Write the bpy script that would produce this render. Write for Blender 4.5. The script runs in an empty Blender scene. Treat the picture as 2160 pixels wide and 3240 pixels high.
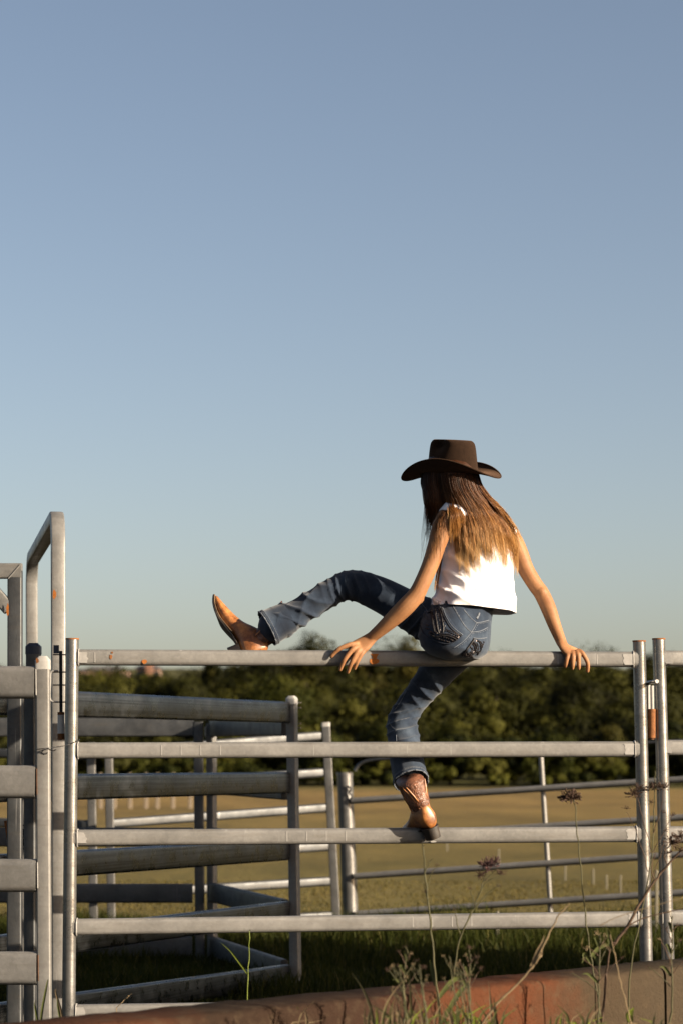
import bpy, bmesh, math, random
import numpy as np
from mathutils import Vector, Matrix, noise
from mathutils.bvhtree import BVHTree

random.seed(7); RNG = np.random.default_rng(7)
R = math.radians
sc = bpy.context.scene
col = sc.collection

# ------------------------------------------------------------------ camera
EYE = 1.25            # eye height above the ground, metres
FPX = 7650.0          # focal length in photo pixels (85 mm on a 24 mm wide frame)
TILT = math.atan(780 / FPX)
cam_d = bpy.data.cameras.new('camera'); cam = bpy.data.objects.new('camera', cam_d); col.objects.link(cam)
cam_d.sensor_fit = 'HORIZONTAL'; cam_d.sensor_width = 24.0; cam_d.lens = 85.0
cam_d.clip_start = 0.1; cam_d.clip_end = 4000
cam.location = (0, 0, EYE); cam.rotation_euler = (R(90) + TILT, 0, 0)
cam_d.dof.use_dof = True; cam_d.dof.focus_distance = 9.2; cam_d.dof.aperture_fstop = 4.2
sc.camera = cam

# ------------------------------------------------------------------ sky, sun, exposure
SUN_AZ, SUN_EL = 63.0, 18.0      # sun behind the camera, to the right
world = bpy.data.worlds.new('World'); sc.world = world; world.use_nodes = True
wn = world.node_tree.nodes; wl = world.node_tree.links
sky = wn.new('ShaderNodeTexSky'); sky.sky_type = 'NISHITA'; sky.sun_disc = False
sky.sun_elevation = R(SUN_EL); sky.sun_rotation = R(180 - SUN_AZ)
sky.altitude = 0; sky.air_density = 0.72; sky.dust_density = 1.9; sky.ozone_density = 1.0
tint = wn.new('ShaderNodeMix'); tint.data_type = 'RGBA'; tint.blend_type = 'MULTIPLY'; tint.inputs[0].default_value = 1; tint.inputs[7].default_value = (1.06, 0.925, 0.815, 1)
wl.new(sky.outputs[0], tint.inputs[6]); wl.new(tint.outputs[2], wn['Background'].inputs[0]); wn['Background'].inputs[1].default_value = 0.0505
sun_d = bpy.data.lights.new('sun', 'SUN'); sun = bpy.data.objects.new('sun', sun_d); col.objects.link(sun)
sun_d.energy = 5.0; sun_d.angle = R(0.5); sun_d.color = (1.0, 0.84, 0.64)
SUN_DIR = Vector((math.sin(R(SUN_AZ)) * math.cos(R(SUN_EL)), -math.cos(R(SUN_AZ)) * math.cos(R(SUN_EL)), math.sin(R(SUN_EL))))
sun.rotation_euler = SUN_DIR.to_track_quat('Z', 'Y').to_euler()
sc.view_settings.view_transform = 'Standard'; sc.view_settings.look = 'None'
sc.view_settings.exposure = 1.8; sc.view_settings.gamma = 1.0; sc.view_settings.use_curve_mapping = False
sc.render.engine = 'CYCLES'; sc.cycles.use_denoising = True

# ------------------------------------------------------------------ measuring
_c, _s = math.cos(TILT), math.sin(TILT)
def ray(px, py):
    x = (px - 1080) / FPX; y = (1620 - py) / FPX
    return Vector((x, _c - y * _s, _s + y * _c))
def at(px, py, Y):
    d = ray(px, py)
    return Vector((0, 0, EYE)) + d * (Y / d.y)
def gate_Y(px): return 9.0 + (px - 230) / 1803.0 * 0.3
BODY_Y = 9.2
def P(px, py, dy=0.0): return at(px, py, BODY_Y + dy)

# ------------------------------------------------------------------ objects
def tag(o, label=None, cat=None, group=None, kind=None):
    if label: o['label'] = label
    if cat: o['category'] = cat
    if group: o['group'] = group
    if kind: o['kind'] = kind
    return o
def thing(name, loc, label, cat, group=None):
    o = bpy.data.objects.new(name, None); col.objects.link(o); o.location = loc
    o.empty_display_size = 0.1
    return tag(o, label, cat, group)
def link(name, me, mat, parent=None):
    o = bpy.data.objects.new(name, me); col.objects.link(o)
    if mat: me.materials.append(mat)
    if parent is not None: o.parent = parent
    return o
def root_loc(o):
    v = Vector((0, 0, 0))
    while o is not None: v += Vector(o.location); o = o.parent
    return v

class MB:
    def __init__(self): self.v = []; self.f = []
    def add(self, vs, fs):
        n = len(self.v); self.v += [tuple(v) for v in vs]; self.f += [tuple(i + n for i in f) for f in fs]; return self
    def loft(self, rings, cap=True):
        n = len(rings[0]); vs = [v for r in rings for v in r]; fs = []
        for k in range(len(rings) - 1):
            for i in range(n):
                j = (i + 1) % n
                fs.append((k*n+i, k*n+j, (k+1)*n+j, (k+1)*n+i))
        if cap:
            fs.append(tuple(range(n - 1, -1, -1))); fs.append(tuple((len(rings)-1)*n + i for i in range(n)))
        return self.add(vs, fs)
    def bar(self, p0, p1, w, h, r=0.008, up=(0, 0, 1), seg=3, cap=True):
        """straight bar with a rounded-rectangle section: w sideways, h along up"""
        p0 = Vector(p0); p1 = Vector(p1); t = (p1 - p0).normalized(); up = Vector(up)
        s = t.cross(up).normalized(); u = s.cross(t).normalized()
        ring = rrect(w, h, r, seg)
        return self.loft([[p + s * a + u * b for a, b in ring] for p in (p0, p1)], cap)
    def tube(self, pts, rad, n=10, cap=True, ref=None):
        """swept ellipse; rad = number, list of numbers or list of (a, b); a lies along ref"""
        pts = [Vector(p) for p in pts]; m = len(pts)
        if not isinstance(rad, (list, tuple)): rad = [rad] * m
        rings = []
        a = None
        for i, p in enumerate(pts):
            t = (pts[min(i+1, m-1)] - pts[max(i-1, 0)]).normalized()
            if ref is not None: a0 = Vector(ref)
            elif a is not None: a0 = a
            else: a0 = Vector((1, 0, 0)) if abs(t.x) < 0.8 else Vector((0, 1, 0))
            a = (a0 - t * a0.dot(t)).normalized(); b = t.cross(a)
            ra, rb = rad[i] if isinstance(rad[i], (list, tuple)) else (rad[i], rad[i])
            rings.append([p + a * (ra * math.cos(2*math.pi*k/n)) + b * (rb * math.sin(2*math.pi*k/n)) for k in range(n)])
        return self.loft(rings, cap)
    def ball(self, c, r, n=10, m=7, axes=None):
        c = Vector(c); r = (r, r, r) if not isinstance(r, (list, tuple)) else r
        ax = axes or (Vector((1, 0, 0)), Vector((0, 1, 0)), Vector((0, 0, 1)))
        rings = []
        for i in range(m + 1):
            ph = math.pi * (i + 0.0) / m; ph = min(max(ph, 0.06), math.pi - 0.06)
            rings.append([c + ax[0]*(r[0]*math.sin(ph)*math.cos(2*math.pi*k/n)) + ax[1]*(r[1]*math.sin(ph)*math.sin(2*math.pi*k/n)) - ax[2]*(r[2]*math.cos(ph)) for k in range(n)])
        return self.loft(rings)
    def mesh(self, name, off=(0, 0, 0), smooth=40):
        me = bpy.data.meshes.new(name); o = Vector(off)
        me.from_pydata([(v[0]-o.x, v[1]-o.y, v[2]-o.z) for v in self.v], [], self.f)
        bm = bmesh.new(); bm.from_mesh(me); bmesh.ops.recalc_face_normals(bm, faces=bm.faces); bm.to_mesh(me); bm.free()
        if smooth:
            for p in me.polygons: p.use_smooth = True
            if smooth < 180: me.set_sharp_from_angle(angle=R(smooth))
        return me
    def build(self, name, mat, parent=None, smooth=40):
        return link(name, self.mesh(name, root_loc(parent), smooth), mat, parent)

def rrect(w, h, r, seg=3):
    r = min(r, w/2 - 1e-4, h/2 - 1e-4); out = []
    for cx, cy, a0 in ((w/2-r, h/2-r, 0), (-w/2+r, h/2-r, 90), (-w/2+r, -h/2+r, 180), (w/2-r, -h/2+r, 270)):
        for k in range(seg + 1):
            a = R(a0 + 90*k/seg); out.append((cx + r*math.cos(a), cy + r*math.sin(a)))
    return out
def catmull(ctrl, k=5):
    """ctrl: list of equal-length tuples -> smooth interpolation"""
    c = [np.array(x, float) for x in ctrl]; out = []
    for i in range(len(c) - 1):
        p0, p1, p2, p3 = c[max(i-1, 0)], c[i], c[i+1], c[min(i+2, len(c)-1)]
        for j in range(k):
            t = j / k
            out.append(0.5*((2*p1) + (-p0+p2)*t + (2*p0-5*p1+4*p2-p3)*t*t + (-p0+3*p1-3*p2+p3)*t**3))
    out.append(c[-1]); return out
def np_mesh(name, verts, quads, colours=None, smooth=False):
    """fast mesh from arrays; colours per vertex -> attribute 'tint'"""
    me = bpy.data.meshes.new(name); nv, nq, k = len(verts), len(quads), quads.shape[1]
    me.vertices.add(nv); me.vertices.foreach_set('co', np.asarray(verts, np.float32).ravel())
    me.loops.add(nq * k); me.loops.foreach_set('vertex_index', np.asarray(quads, np.int32).ravel())
    me.polygons.add(nq); me.polygons.foreach_set('loop_start', np.arange(0, nq*k, k, dtype=np.int32))
    if smooth: me.polygons.foreach_set('use_smooth', np.ones(nq, dtype=bool))
    me.update(calc_edges=True); me.validate()
    if colours is not None:
        at_ = me.attributes.new('tint', 'FLOAT_COLOR', 'POINT')
        c = np.ones((nv, 4), np.float32); c[:, :colours.shape[1]] = colours
        at_.data.foreach_set('color', c.ravel())
    return me
def remeshed(mb, name, voxel, smooth_iter=4, off=(0, 0, 0)):
    """one continuous skin over the overlapping solids in mb"""
    me = mb.mesh(name + '_src', (0, 0, 0), 0)
    o = bpy.data.objects.new('tmp', me); col.objects.link(o)
    m = o.modifiers.new('r', 'REMESH'); m.mode = 'VOXEL'; m.voxel_size = voxel; m.use_smooth_shade = True
    if smooth_iter:
        s = o.modifiers.new('s', 'SMOOTH'); s.factor = 0.5; s.iterations = smooth_iter
    dg = bpy.context.evaluated_depsgraph_get()
    new = bpy.data.meshes.new_from_object(o.evaluated_get(dg))
    bpy.data.objects.remove(o); bpy.data.meshes.remove(me); new.name = name
    return new
def shift(me, off):
    me.transform(Matrix.Translation(-Vector(off))); return me

# ------------------------------------------------------------------ materials
class NT:
    def __init__(self, name):
        self.m = bpy.data.materials.new(name); self.m.use_nodes = True
        self.t = self.m.node_tree; self.b = self.t.nodes['Principled BSDF']
    def n(self, typ, **kw):
        x = self.t.nodes.new(typ)
        for k, v in kw.items():
            if isinstance(k, str) and hasattr(x, k): setattr(x, k, v)
            else: x.inputs[k].default_value = v
        return x
    def l(self, a, b): self.t.links.new(a, b)
    def coord(self, scale=(1, 1, 1), kind='Object'):
        tc = self.n('ShaderNodeTexCoord'); mp = self.n('ShaderNodeMapping'); mp.inputs['Scale'].default_value = scale
        self.l(tc.outputs[kind], mp.inputs[0]); return mp.outputs[0]
    def noise(self, vec, scale, detail=4, rough=0.55):
        x = self.n('ShaderNodeTexNoise'); x.inputs['Scale'].default_value = scale
        x.inputs['Detail'].default_value = detail; x.inputs['Roughness'].default_value = rough
        self.l(vec, x.inputs['Vector']); return x.outputs['Fac']
    def ramp(self, fac, stops):
        x = self.n('ShaderNodeValToRGB'); e = x.color_ramp.elements
        while len(e) < len(stops): e.new(0.5)
        for i, (p, c) in enumerate(stops):
            e[i].position = p; e[i].color = (c[0], c[1], c[2], 1) if isinstance(c, (tuple, list)) else (c, c, c, 1)
        self.l(fac, x.inputs[0]); return x.outputs[0]
    def mix(self, fac, a, b, mode='MIX'):
        x = self.n('ShaderNodeMix'); x.data_type = 'RGBA'; x.blend_type = mode
        for s, v in ((x.inputs[0], fac), (x.inputs[6], a), (x.inputs[7], b)):
            if isinstance(v, bpy.types.NodeSocket): self.l(v, s)
            elif isinstance(v, (int, float)): s.default_value = v
            else: s.default_value = (v[0], v[1], v[2], 1)
        return x.outputs[2]
    def bump(self, h, strength, dist=0.002):
        x = self.n('ShaderNodeBump'); x.inputs['Strength'].default_value = strength; x.inputs['Distance'].default_value = dist
        self.l(h, x.inputs['Height']); self.l(x.outputs[0], self.b.inputs['Normal'])
    def set(self, colour=None, rough=None, metal=None, spec=None, k=0.535):
        if isinstance(colour, bpy.types.NodeSocket) and k != 1: colour = self.mix(1.0, colour, (k, k, k), 'MULTIPLY')
        for key, v in (('Base Color', colour), ('Roughness', rough), ('Metallic', metal), ('Specular IOR Level', spec)):
            if v is None: continue
            s = self.b.inputs[key]
            if isinstance(v, bpy.types.NodeSocket): self.l(v, s)
            elif key == 'Base Color': s.default_value = (v[0], v[1], v[2], 1)
            else: s.default_value = v
        return self.m
M = {}
def plain(name, c, rough=0.6, metal=0.0, var=0.25, scale=30, spec=0.3):
    t = NT(name); v = t.coord()
    f = t.noise(v, scale)
    a = tuple(x*(1-var) for x in c); b = tuple(min(1, x*(1+var)) for x in c)
    t.set(t.ramp(f, ((0.3, a), (0.7, b))), rough, metal, spec); M[name] = t.m; return t.m

def galvanised(name, base, metal, rough, stain=0.5, lines=0):
    t = NT(name); v = t.coord(); vs = t.coord((1.5, 1.5, 14))
    sp = t.n('ShaderNodeTexVoronoi'); sp.inputs['Scale'].default_value = 95; t.l(v, sp.inputs['Vector'])
    spangle = t.ramp(sp.outputs['Color'], ((0, 0.88), (1, 1.07)))
    big = t.ramp(t.noise(v, 5, 5, 0.65), ((0.32, tuple(x*0.74 for x in base)), (0.66, tuple(min(1, x*1.12) for x in base))))
    c = t.mix(1.0, big, spangle, 'MULTIPLY')
    drip = t.ramp(t.noise(t.coord((42, 42, 1.3)), 1.0, 4, 0.6), ((0.66, 0), (0.72, 1)))
    c = t.mix(t.mix(0.5 if not lines else 0.12, (0, 0, 0), drip), c, (0.55, 0.54, 0.52))
    grime = t.ramp(t.noise(t.coord((3, 3, 26)), 1.6, 6, 0.7), ((0.52, 0), (0.74, stain)))
    c = t.mix(grime, c, (0.16, 0.14, 0.115))
    rust = t.ramp(t.noise(v, 9, 6, 0.7), ((0.735, 0), (0.77, 1)))
    c = t.mix(rust, c, (0.30, 0.105, 0.025))
    if lines:
        ln = t.ramp(t.noise(t.coord((0.6, 0.6, 150)), 1.0, 3, 0.7), ((0.35, 0.45), (0.6, 1.12)))
        c = t.mix(1.0, c, ln, 'MULTIPLY')
    rr = t.ramp(t.noise(v, 14, 3), ((0.3, rough-0.08), (0.7, rough+0.1)))
    t.set(c, rr, metal, 0.45); t.bump(t.noise(v, 130, 3), 0.25, 0.0015)
    M[name] = t.m; return t.m
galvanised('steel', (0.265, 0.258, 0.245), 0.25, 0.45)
galvanised('steel_round', (0.36, 0.355, 0.345), 0.75, 0.30)
galvanised('steel_dark', (0.30, 0.31, 0.32), 1.0, 0.30, 0.12, lines=1)
galvanised('steel_shade', (0.14, 0.145, 0.15), 0.8, 0.5)  # darker copy of the galvanised steel, shade put into its colour
plain('weld', (0.37, 0.36, 0.345), 0.5, 0.1, 0.12, 60)
plain('rust', (0.24, 0.09, 0.025), 0.85, 0.0, 0.35, 90)
plain('rust_dark', (0.10, 0.045, 0.02), 0.85, 0.0, 0.4, 60)
plain('rust_orange', (0.36, 0.115, 0.014), 0.8, 0.0, 0.2, 120)
plain('black_metal', (0.02, 0.02, 0.022), 0.5, 0.4, 0.3, 40)
plain('navy_plastic', (0.035, 0.045, 0.075), 0.45, 0.0, 0.15, 40)
plain('cap_plastic', (0.45, 0.44, 0.42), 0.5, 0.0, 0.15, 40)
plain('white_paint', (0.70, 0.68, 0.64), 0.6, 0.0, 0.12, 40)
# ================================================================== ground
def terrain(x, y):
    t = max(0.0, y - 108)
    return t * 0.047 * min(1.0, t / 40.0)
def ground_material():
    t = NT('field'); v = t.coord()
    tan_ = t.ramp(t.noise(t.coord((0.5, 0.09, 1)), 1.0, 6, 0.65), ((0.35, (0.232, 0.160, 0.056)), (0.65, (0.305, 0.204, 0.072))))
    oli = t.ramp(t.noise(t.coord((0.8, 0.3, 1)), 1.4, 6, 0.65), ((0.3, (0.142, 0.122, 0.038)), (0.68, (0.210, 0.165, 0.055))))
    sep = t.n('ShaderNodeSeparateXYZ'); t.l(v, sep.inputs[0])
    wob = t.n('ShaderNodeMath', operation='MULTIPLY_ADD'); t.l(t.noise(t.coord((0.05, 0.05, 1)), 1.0, 4), wob.inputs[0]); wob.inputs[1].default_value = 30; t.l(sep.outputs[1], wob.inputs[2])
    far = t.n('ShaderNodeMapRange'); far.inputs[1].default_value = 42; far.inputs[2].default_value = 82; t.l(wob.outputs[0], far.inputs[0])
    c = t.mix(far.outputs[0], oli, tan_)
    green = t.n('ShaderNodeMapRange'); green.inputs[1].default_value = 108; green.inputs[2].default_value = 122; t.l(wob.outputs[0], green.inputs[0])
    c = t.mix(green.outputs[0], c, (0.115, 0.11, 0.035))
    spots = t.ramp(t.noise(t.coord((2.2, 0.7, 1)), 2.0, 5, 0.7), ((0.54, 0), (0.74, 0.5)))
    c = t.mix(spots, c, (0.075, 0.06, 0.03))
    patchy = t.ramp(t.noise(t.coord((0.22, 0.075, 1)), 1.0, 7, 0.7), ((0.38, 0.70), (0.62, 1.16)))
    c = t.mix(1.0, c, patchy, 'MULTIPLY')
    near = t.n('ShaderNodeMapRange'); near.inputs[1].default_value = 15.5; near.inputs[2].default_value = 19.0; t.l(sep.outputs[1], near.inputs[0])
    shaded_soil = t.ramp(t.noise(v, 6, 6, 0.7), ((0.35, (0.020, 0.020, 0.010)), (0.65, (0.040, 0.036, 0.017))))
    c = t.mix(near.outputs[0], shaded_soil, c)  # near strip darkened in colour to deepen the shade behind the gate
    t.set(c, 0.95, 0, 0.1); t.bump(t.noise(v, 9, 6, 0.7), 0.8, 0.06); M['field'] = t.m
ground_material()
xs = [-400, -200, -100, -60, -40, -25, -15, -8, -4, 0, 4, 8, 15, 25, 40, 60, 100, 200, 400]
ys = [-30, 0, 5, 8, 10, 12, 14, 16, 18, 20, 25, 30, 40, 55, 70, 85, 100, 108, 112, 118, 125, 135, 150, 170, 200, 250, 320, 400, 500, 620]
vs = [(x, y, terrain(x, y)) for y in ys for x in xs]; W_ = len(xs)
fs = [(j*W_+i, j*W_+i+1, (j+1)*W_+i+1, (j+1)*W_+i) for j in range(len(ys)-1) for i in range(W_-1)]
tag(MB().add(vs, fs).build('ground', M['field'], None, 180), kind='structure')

# near grass: uncountable blades
def leaf_material(name, stops, rough=0.55, trans=0.25):
    t = NT(name); a = t.n('ShaderNodeAttribute', attribute_name='tint')
    sep = t.n('ShaderNodeSeparateColor'); t.l(a.outputs['Color'], sep.inputs[0])
    c = t.ramp(sep.outputs[0], stops)
    t.set(c, rough, 0, 0.04)
    if trans:
        tr = t.n('ShaderNodeBsdfTranslucent'); t.l(c, tr.inputs[0]); mx = t.n('ShaderNodeMixShader'); mx.inputs[0].default_value = trans
        out = t.t.nodes['Material Output']; t.l(t.b.outputs[0], mx.inputs[1]); t.l(tr.outputs[0], mx.inputs[2]); t.l(mx.outputs[0], out.inputs[0])
    M[name] = t.m
leaf_material('grass', ((0.0, (0.024, 0.032, 0.006)), (0.5, (0.044, 0.053, 0.010)), (0.8, (0.08, 0.075, 0.020)), (1.0, (0.22, 0.17, 0.07))))  # blade colours darkened too, adding to the shade behind the gate
def blades(n, xr, yr, hr, wr, dense=None):
    x = RNG.uniform(*xr, n); y = yr[0] + (yr[1]-yr[0]) * RNG.uniform(0, 1, n)
    cl = np.array([noise.noise((a*1.6, b*1.6, 3.0)) for a, b in zip(x, y)])
    h = RNG.uniform(*hr, n) * (0.75 + 0.8*np.clip(cl, -0.6, 0.9)); w = RNG.uniform(*wr, n)
    an = RNG.uniform(0, 2*np.pi, n); lean = RNG.uniform(0.05, 0.65, n) * h; la = RNG.uniform(0, 2*np.pi, n)
    ca, sa = np.cos(an)*w/2, np.sin(an)*w/2
    b0 = np.stack([x-ca, y-sa, np.zeros(n)], 1); b1 = np.stack([x+ca, y+sa, np.zeros(n)], 1)
    mx = x + np.cos(la)*lean*0.35; my = y + np.sin(la)*lean*0.35
    m0 = np.stack([mx-ca*0.8, my-sa*0.8, h*0.6], 1); m1 = np.stack([mx+ca*0.8, my+sa*0.8, h*0.6], 1)
    tp = np.stack([x+np.cos(la)*lean, y+np.sin(la)*lean, h*0.97], 1)
    v = np.stack([b0, b1, m1, m0, tp], 1).reshape(-1, 3); i = np.arange(n)[:, None]*5
    q = np.concatenate([i + np.array([0, 1, 2, 3]), i + np.array([3, 2, 4, 4])])
    tr = RNG.beta(1.6, 2.6, n); c = np.repeat(tr[:, None], 5, 0)
    return v, q, c
def tri_quads(name, v, q, c):
    me = bpy.data.meshes.new(name)
    n = len(q)//2
    me.vertices.add(len(v)); me.vertices.foreach_set('co', v.astype(np.float32).ravel())
    loops = np.concatenate([q[:n].ravel(), q[n:, :3].ravel()]); me.loops.add(len(loops)); me.loops.foreach_set('vertex_index', loops.astype(np.int32))
    st = np.concatenate([np.arange(n)*4, n*4 + np.arange(n)*3]); me.polygons.add(2*n); me.polygons.foreach_set('loop_start', st.astype(np.int32))
    me.update(calc_edges=True)
    a = me.attributes.new('tint', 'FLOAT_COLOR', 'POINT'); cc = np.ones((len(v), 4), np.float32); cc[:, 0] = c[:, 0]; a.data.foreach_set('color', cc.ravel())
    return me
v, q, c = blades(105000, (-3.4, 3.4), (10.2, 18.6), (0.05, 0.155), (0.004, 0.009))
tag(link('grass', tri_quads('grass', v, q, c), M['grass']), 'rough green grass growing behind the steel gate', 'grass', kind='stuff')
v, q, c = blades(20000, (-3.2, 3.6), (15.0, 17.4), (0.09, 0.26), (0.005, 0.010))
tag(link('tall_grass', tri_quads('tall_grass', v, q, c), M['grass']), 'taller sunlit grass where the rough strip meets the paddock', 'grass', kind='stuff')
leaf_material('stubble', ((0.0, (0.085, 0.075, 0.022)), (0.6, (0.14, 0.11, 0.036)), (1.0, (0.20, 0.145, 0.055))))
v, q, c = blades(26000, (-5.0, 5.0), (17.3, 25.0), (0.010, 0.030), (0.006, 0.014))
tag(link('stubble', tri_quads('stubble', v, q, c), M['stubble']), 'short dry mown grass across the paddock', 'grass', kind='stuff')

# ================================================================== trees
leaf_material('foliage_olive', ((0.0, (0.0054, 0.0093, 0.0017)), (0.5, (0.0358, 0.0337, 0.0064)), (1.0, (0.0943, 0.0790, 0.0162))), 0.65, 0.04)
leaf_material('foliage_green', ((0.0, (0.0072, 0.0098, 0.0015)), (0.5, (0.0294, 0.0337, 0.0050)), (1.0, (0.0788, 0.0790, 0.0126))), 0.65, 0.04)
leaf_material('foliage_brown', ((0.0, (0.0068, 0.0074, 0.0013)), (0.5, (0.0270, 0.0283, 0.0048)), (1.0, (0.0654, 0.0640, 0.0117))), 0.65, 0.04)
plain('bark', (0.085, 0.065, 0.045), 0.9, 0, 0.35, 6)
plain('bark_pale', (0.26, 0.21, 0.155), 0.9, 0, 0.3, 5)
def crown_arrays(rx, ry, rz, clumps, leaves, leaf, seed):
    """leaf-sized quads in uneven clumps; crown centre at origin"""
    g = np.random.default_rng(seed); V = []; C = []; own = g.choice([-0.35, -0.2, -0.1, 0.05, 0.2, 0.34])
    for k in range(clumps):
        d = g.normal(size=3); d /= np.linalg.norm(d)
        if d[2] < -0.35: d[2] *= -0.6
        rr = g.uniform(0.35, 0.92)
        c = d * rr * np.array([rx, ry, rz]); s = g.uniform(0.26, 0.48) * min(rx, rz) * np.array([1.15, 1.15, 0.85])
        tone = own + g.uniform(0.0, 0.6)
        n = int(leaves * g.uniform(0.7, 1.3))
        u = g.normal(size=(n, 3)); u /= np.linalg.norm(u, axis=1)[:, None]
        p = c + u * s * (g.uniform(0.45, 1.12, n) ** 0.7)[:, None]
        nr = u + d*0.55 + g.normal(size=(n, 3)) * 0.30; nr /= np.linalg.norm(nr, axis=1)[:, None]
        t1 = np.cross(nr, g.normal(size=(n, 3))); t1 /= np.linalg.norm(t1, axis=1)[:, None]; t2 = np.cross(nr, t1)
        w = (leaf * g.uniform(0.6, 1.3, n))[:, None]; h = w * g.uniform(0.4, 0.8, n)[:, None]
        V.append(np.stack([p - t1*w, p + t2*h, p + t1*w, p - t2*h], 1).reshape(-1, 3))
        C.append(np.repeat(np.clip(tone + g.uniform(0, 0.28, n), 0, 1), 4))
    V = np.concatenate(V); C = np.concatenate(C)[:, None]
    return V, C
def quads_for(V): return np.arange(len(V)).reshape(-1, 4)
def trunk_mb(H, cz, r, seed, rx):
    g = random.Random(seed); m = MB(); x = y = 0.0; pts = []; rad = []
    for k in range(6):
        t = k/5; pts.append((x, y, -0.3 + (cz + 0.3)*t)); rad.append(r*(1.25 - 0.75*t)); x += g.uniform(-.08, .08)*H*0.2; y += g.uniform(-.08, .08)*H*0.2
    m.tube(pts, rad, 7)
    for k in range(5):
        a = g.uniform(0, 6.28); b = Vector(pts[3 + k % 2]); e = Vector((math.cos(a)*rx*0.6, math.sin(a)*rx*0.6, cz + g.uniform(-.1, .35)*(H-cz)))
        mid = (b + e)/2 + Vector((0, 0, -0.05*H)); m.tube([b, mid, e], [r*0.5, r*0.35, r*0.12], 5)
    return m
tree_seed = [100]
def tree(px, Y, top_py, hw_px, mat, label, name='tree', cat='tree', group='trees along the far paddock edge', low=0.12, clumps=34, leaves=170, bark='bark', base_z=None, leaf=0.10):
    s = FPX / Y; p = at(px, 2400, Y); z0 = terrain(p.x, Y) if base_z is None else base_z
    zt = EYE + (2400 - top_py)/s; H = zt - z0; rx = hw_px / s
    lo = z0 + low*H; cz = (zt + lo)/2; rz = (zt - lo)/2
    tree_seed[0] += 1
    o = thing(name, (p.x, Y, z0), label, cat, group)
    V, C = crown_arrays(rx*0.86, rx*0.86, rz*0.86, clumps, leaves, leaf, tree_seed[0])
    V[:, 2] += cz - z0
    link('crown', np_mesh('crown', V, quads_for(V), C), M[mat], o)
    trunk_mb(H, cz - z0, max(0.05, 0.03*H), tree_seed[0], rx).build('trunk', M[bark], None).parent = o
    return o
# skyline crowns that rise over the top rail
tree(665, 172, 2018, 34, 'foliage_olive', 'small dark tree tip showing just below the raised boot')
tree(975, 168, 1982, 112, 'foliage_olive', 'broad olive tree rising over the top rail below the raised knee', clumps=44)
tree(1092, 176, 2006, 46, 'foliage_brown', 'small rounded tree above the top rail behind the gripping left hand')
tree(1300, 170, 1985, 80, 'foliage_olive', 'olive tree showing under the thigh between forearm and top rail', clumps=40)
tree(1530, 178, 2040, 60, 'foliage_brown', 'low tree crown just peeping out beside the seat of the jeans')
tree(1722, 174, 2036, 42, 'foliage_brown', 'small round tree crown above the top rail left of the right hand')
tree(2045, 170, 2066, 60, 'foliage_brown', 'tree crown in the gap between the two round posts at right')
tree(852, 166, 2032, 78, 'foliage_brown', 'rounded tree above the top rail just right of the jeans hem')
tree(1175, 170, 2030, 70, 'foliage_olive', 'low rounded tree above the top rail behind the left wrist')
# large single crowns of the middle row
tree(880, 128, 2122, 175, 'foliage_green', 'largest pale olive tree, standing behind the dark panel post', clumps=60)
tree(560, 136, 2120, 150, 'foliage_brown', 'brown-green tree with pale trunk behind the left-hand pens', clumps=50, bark='bark_pale', low=0.3)
tree(330, 132, 2150, 140, 'foliage_olive', 'olive tree below the distant house roof', clumps=46)
tree(1560, 138, 2128, 150, 'foliage_brown', 'tall brown-green tree right of the standing leg', clumps=50, bark='bark_pale', low=0.3)
tree(1830, 136, 2110, 160, 'foliage_brown', 'tall dusky tree below the right hand', clumps=50)
# front row, low and green
for px, top, hw, mat, lab in (
        (1215, 2250, 110, 'foliage_green', 'low bushy green tree just left of the bent jeans knee'),
        (1420, 2262, 105, 'foliage_green', 'bushy bright green tree just right of the bent jeans knee'),
        (1590, 2290, 90, 'foliage_olive', 'low olive bush tree between the standing leg and the pipe gate upright'),
        (1750, 2282, 95, 'foliage_green', 'low green tree behind the pipe gate upright'),
        (1915, 2270, 95, 'foliage_olive', 'low olive tree just left of the round gate post at right'),
        (2110, 2262, 95, 'foliage_green', 'low green tree at the right edge behind the neighbouring panel'),
        (1030, 2290, 80, 'foliage_green', 'low green tree behind the leaning end post of the far panel'),
        (720, 2310, 110, 'foliage_green', 'low green bush tree seen through the pens below the second rail'),
        (430, 2325, 120, 'foliage_olive', 'low olive bush tree behind the left pens'),
        (150, 2290, 120, 'foliage_green', 'low green tree far left behind the square posts')):
    tree(px, 108.5 + (px % 7)*0.4, top, hw, mat, lab, group='low trees on the paddock edge', low=-0.12, clumps=40, leaves=170, leaf=0.085)
# the wood behind reads as one mass
VV = []; CC = []
k = 0
for Y, tops, step in ((111, 2345, 80), (120, 2290, 90), (132, 2230, 95), (146, 2180, 100), (160, 2125, 105), (182, 2092, 100), (215, 2072, 95)):
    px = -150 + (Y % 7)*12
    while px < 2330:
        k += 1; g = random.Random(k); s = FPX/Y; x = at(px, 2400, Y).x
        top = tops + g.uniform(-34, 46) - (14 if 640 < px < 1500 else 0); top = max(top, 2118 + g.uniform(0, 14)) if px < 640 else top; z0 = terrain(x, Y); zt = EYE + (2400-top)/s; hw = g.uniform(80, 165)/s
        V, C = crown_arrays(hw, hw, (zt-z0)*0.55, 16, 165, 0.12, 900+k); V += np.array([x, Y + g.uniform(-3, 3), (z0+zt)/2]); VV.append(V); CC.append(C)
        px += step*g.uniform(0.75, 1.2)
V = np.concatenate(VV); C = np.concatenate(CC)
tag(link('woodland', np_mesh('woodland', V, quads_for(V), C), M['foliage_brown']), 'dusky mass of woodland filling the slope behind the paddock', 'woodland', kind='stuff')

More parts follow.
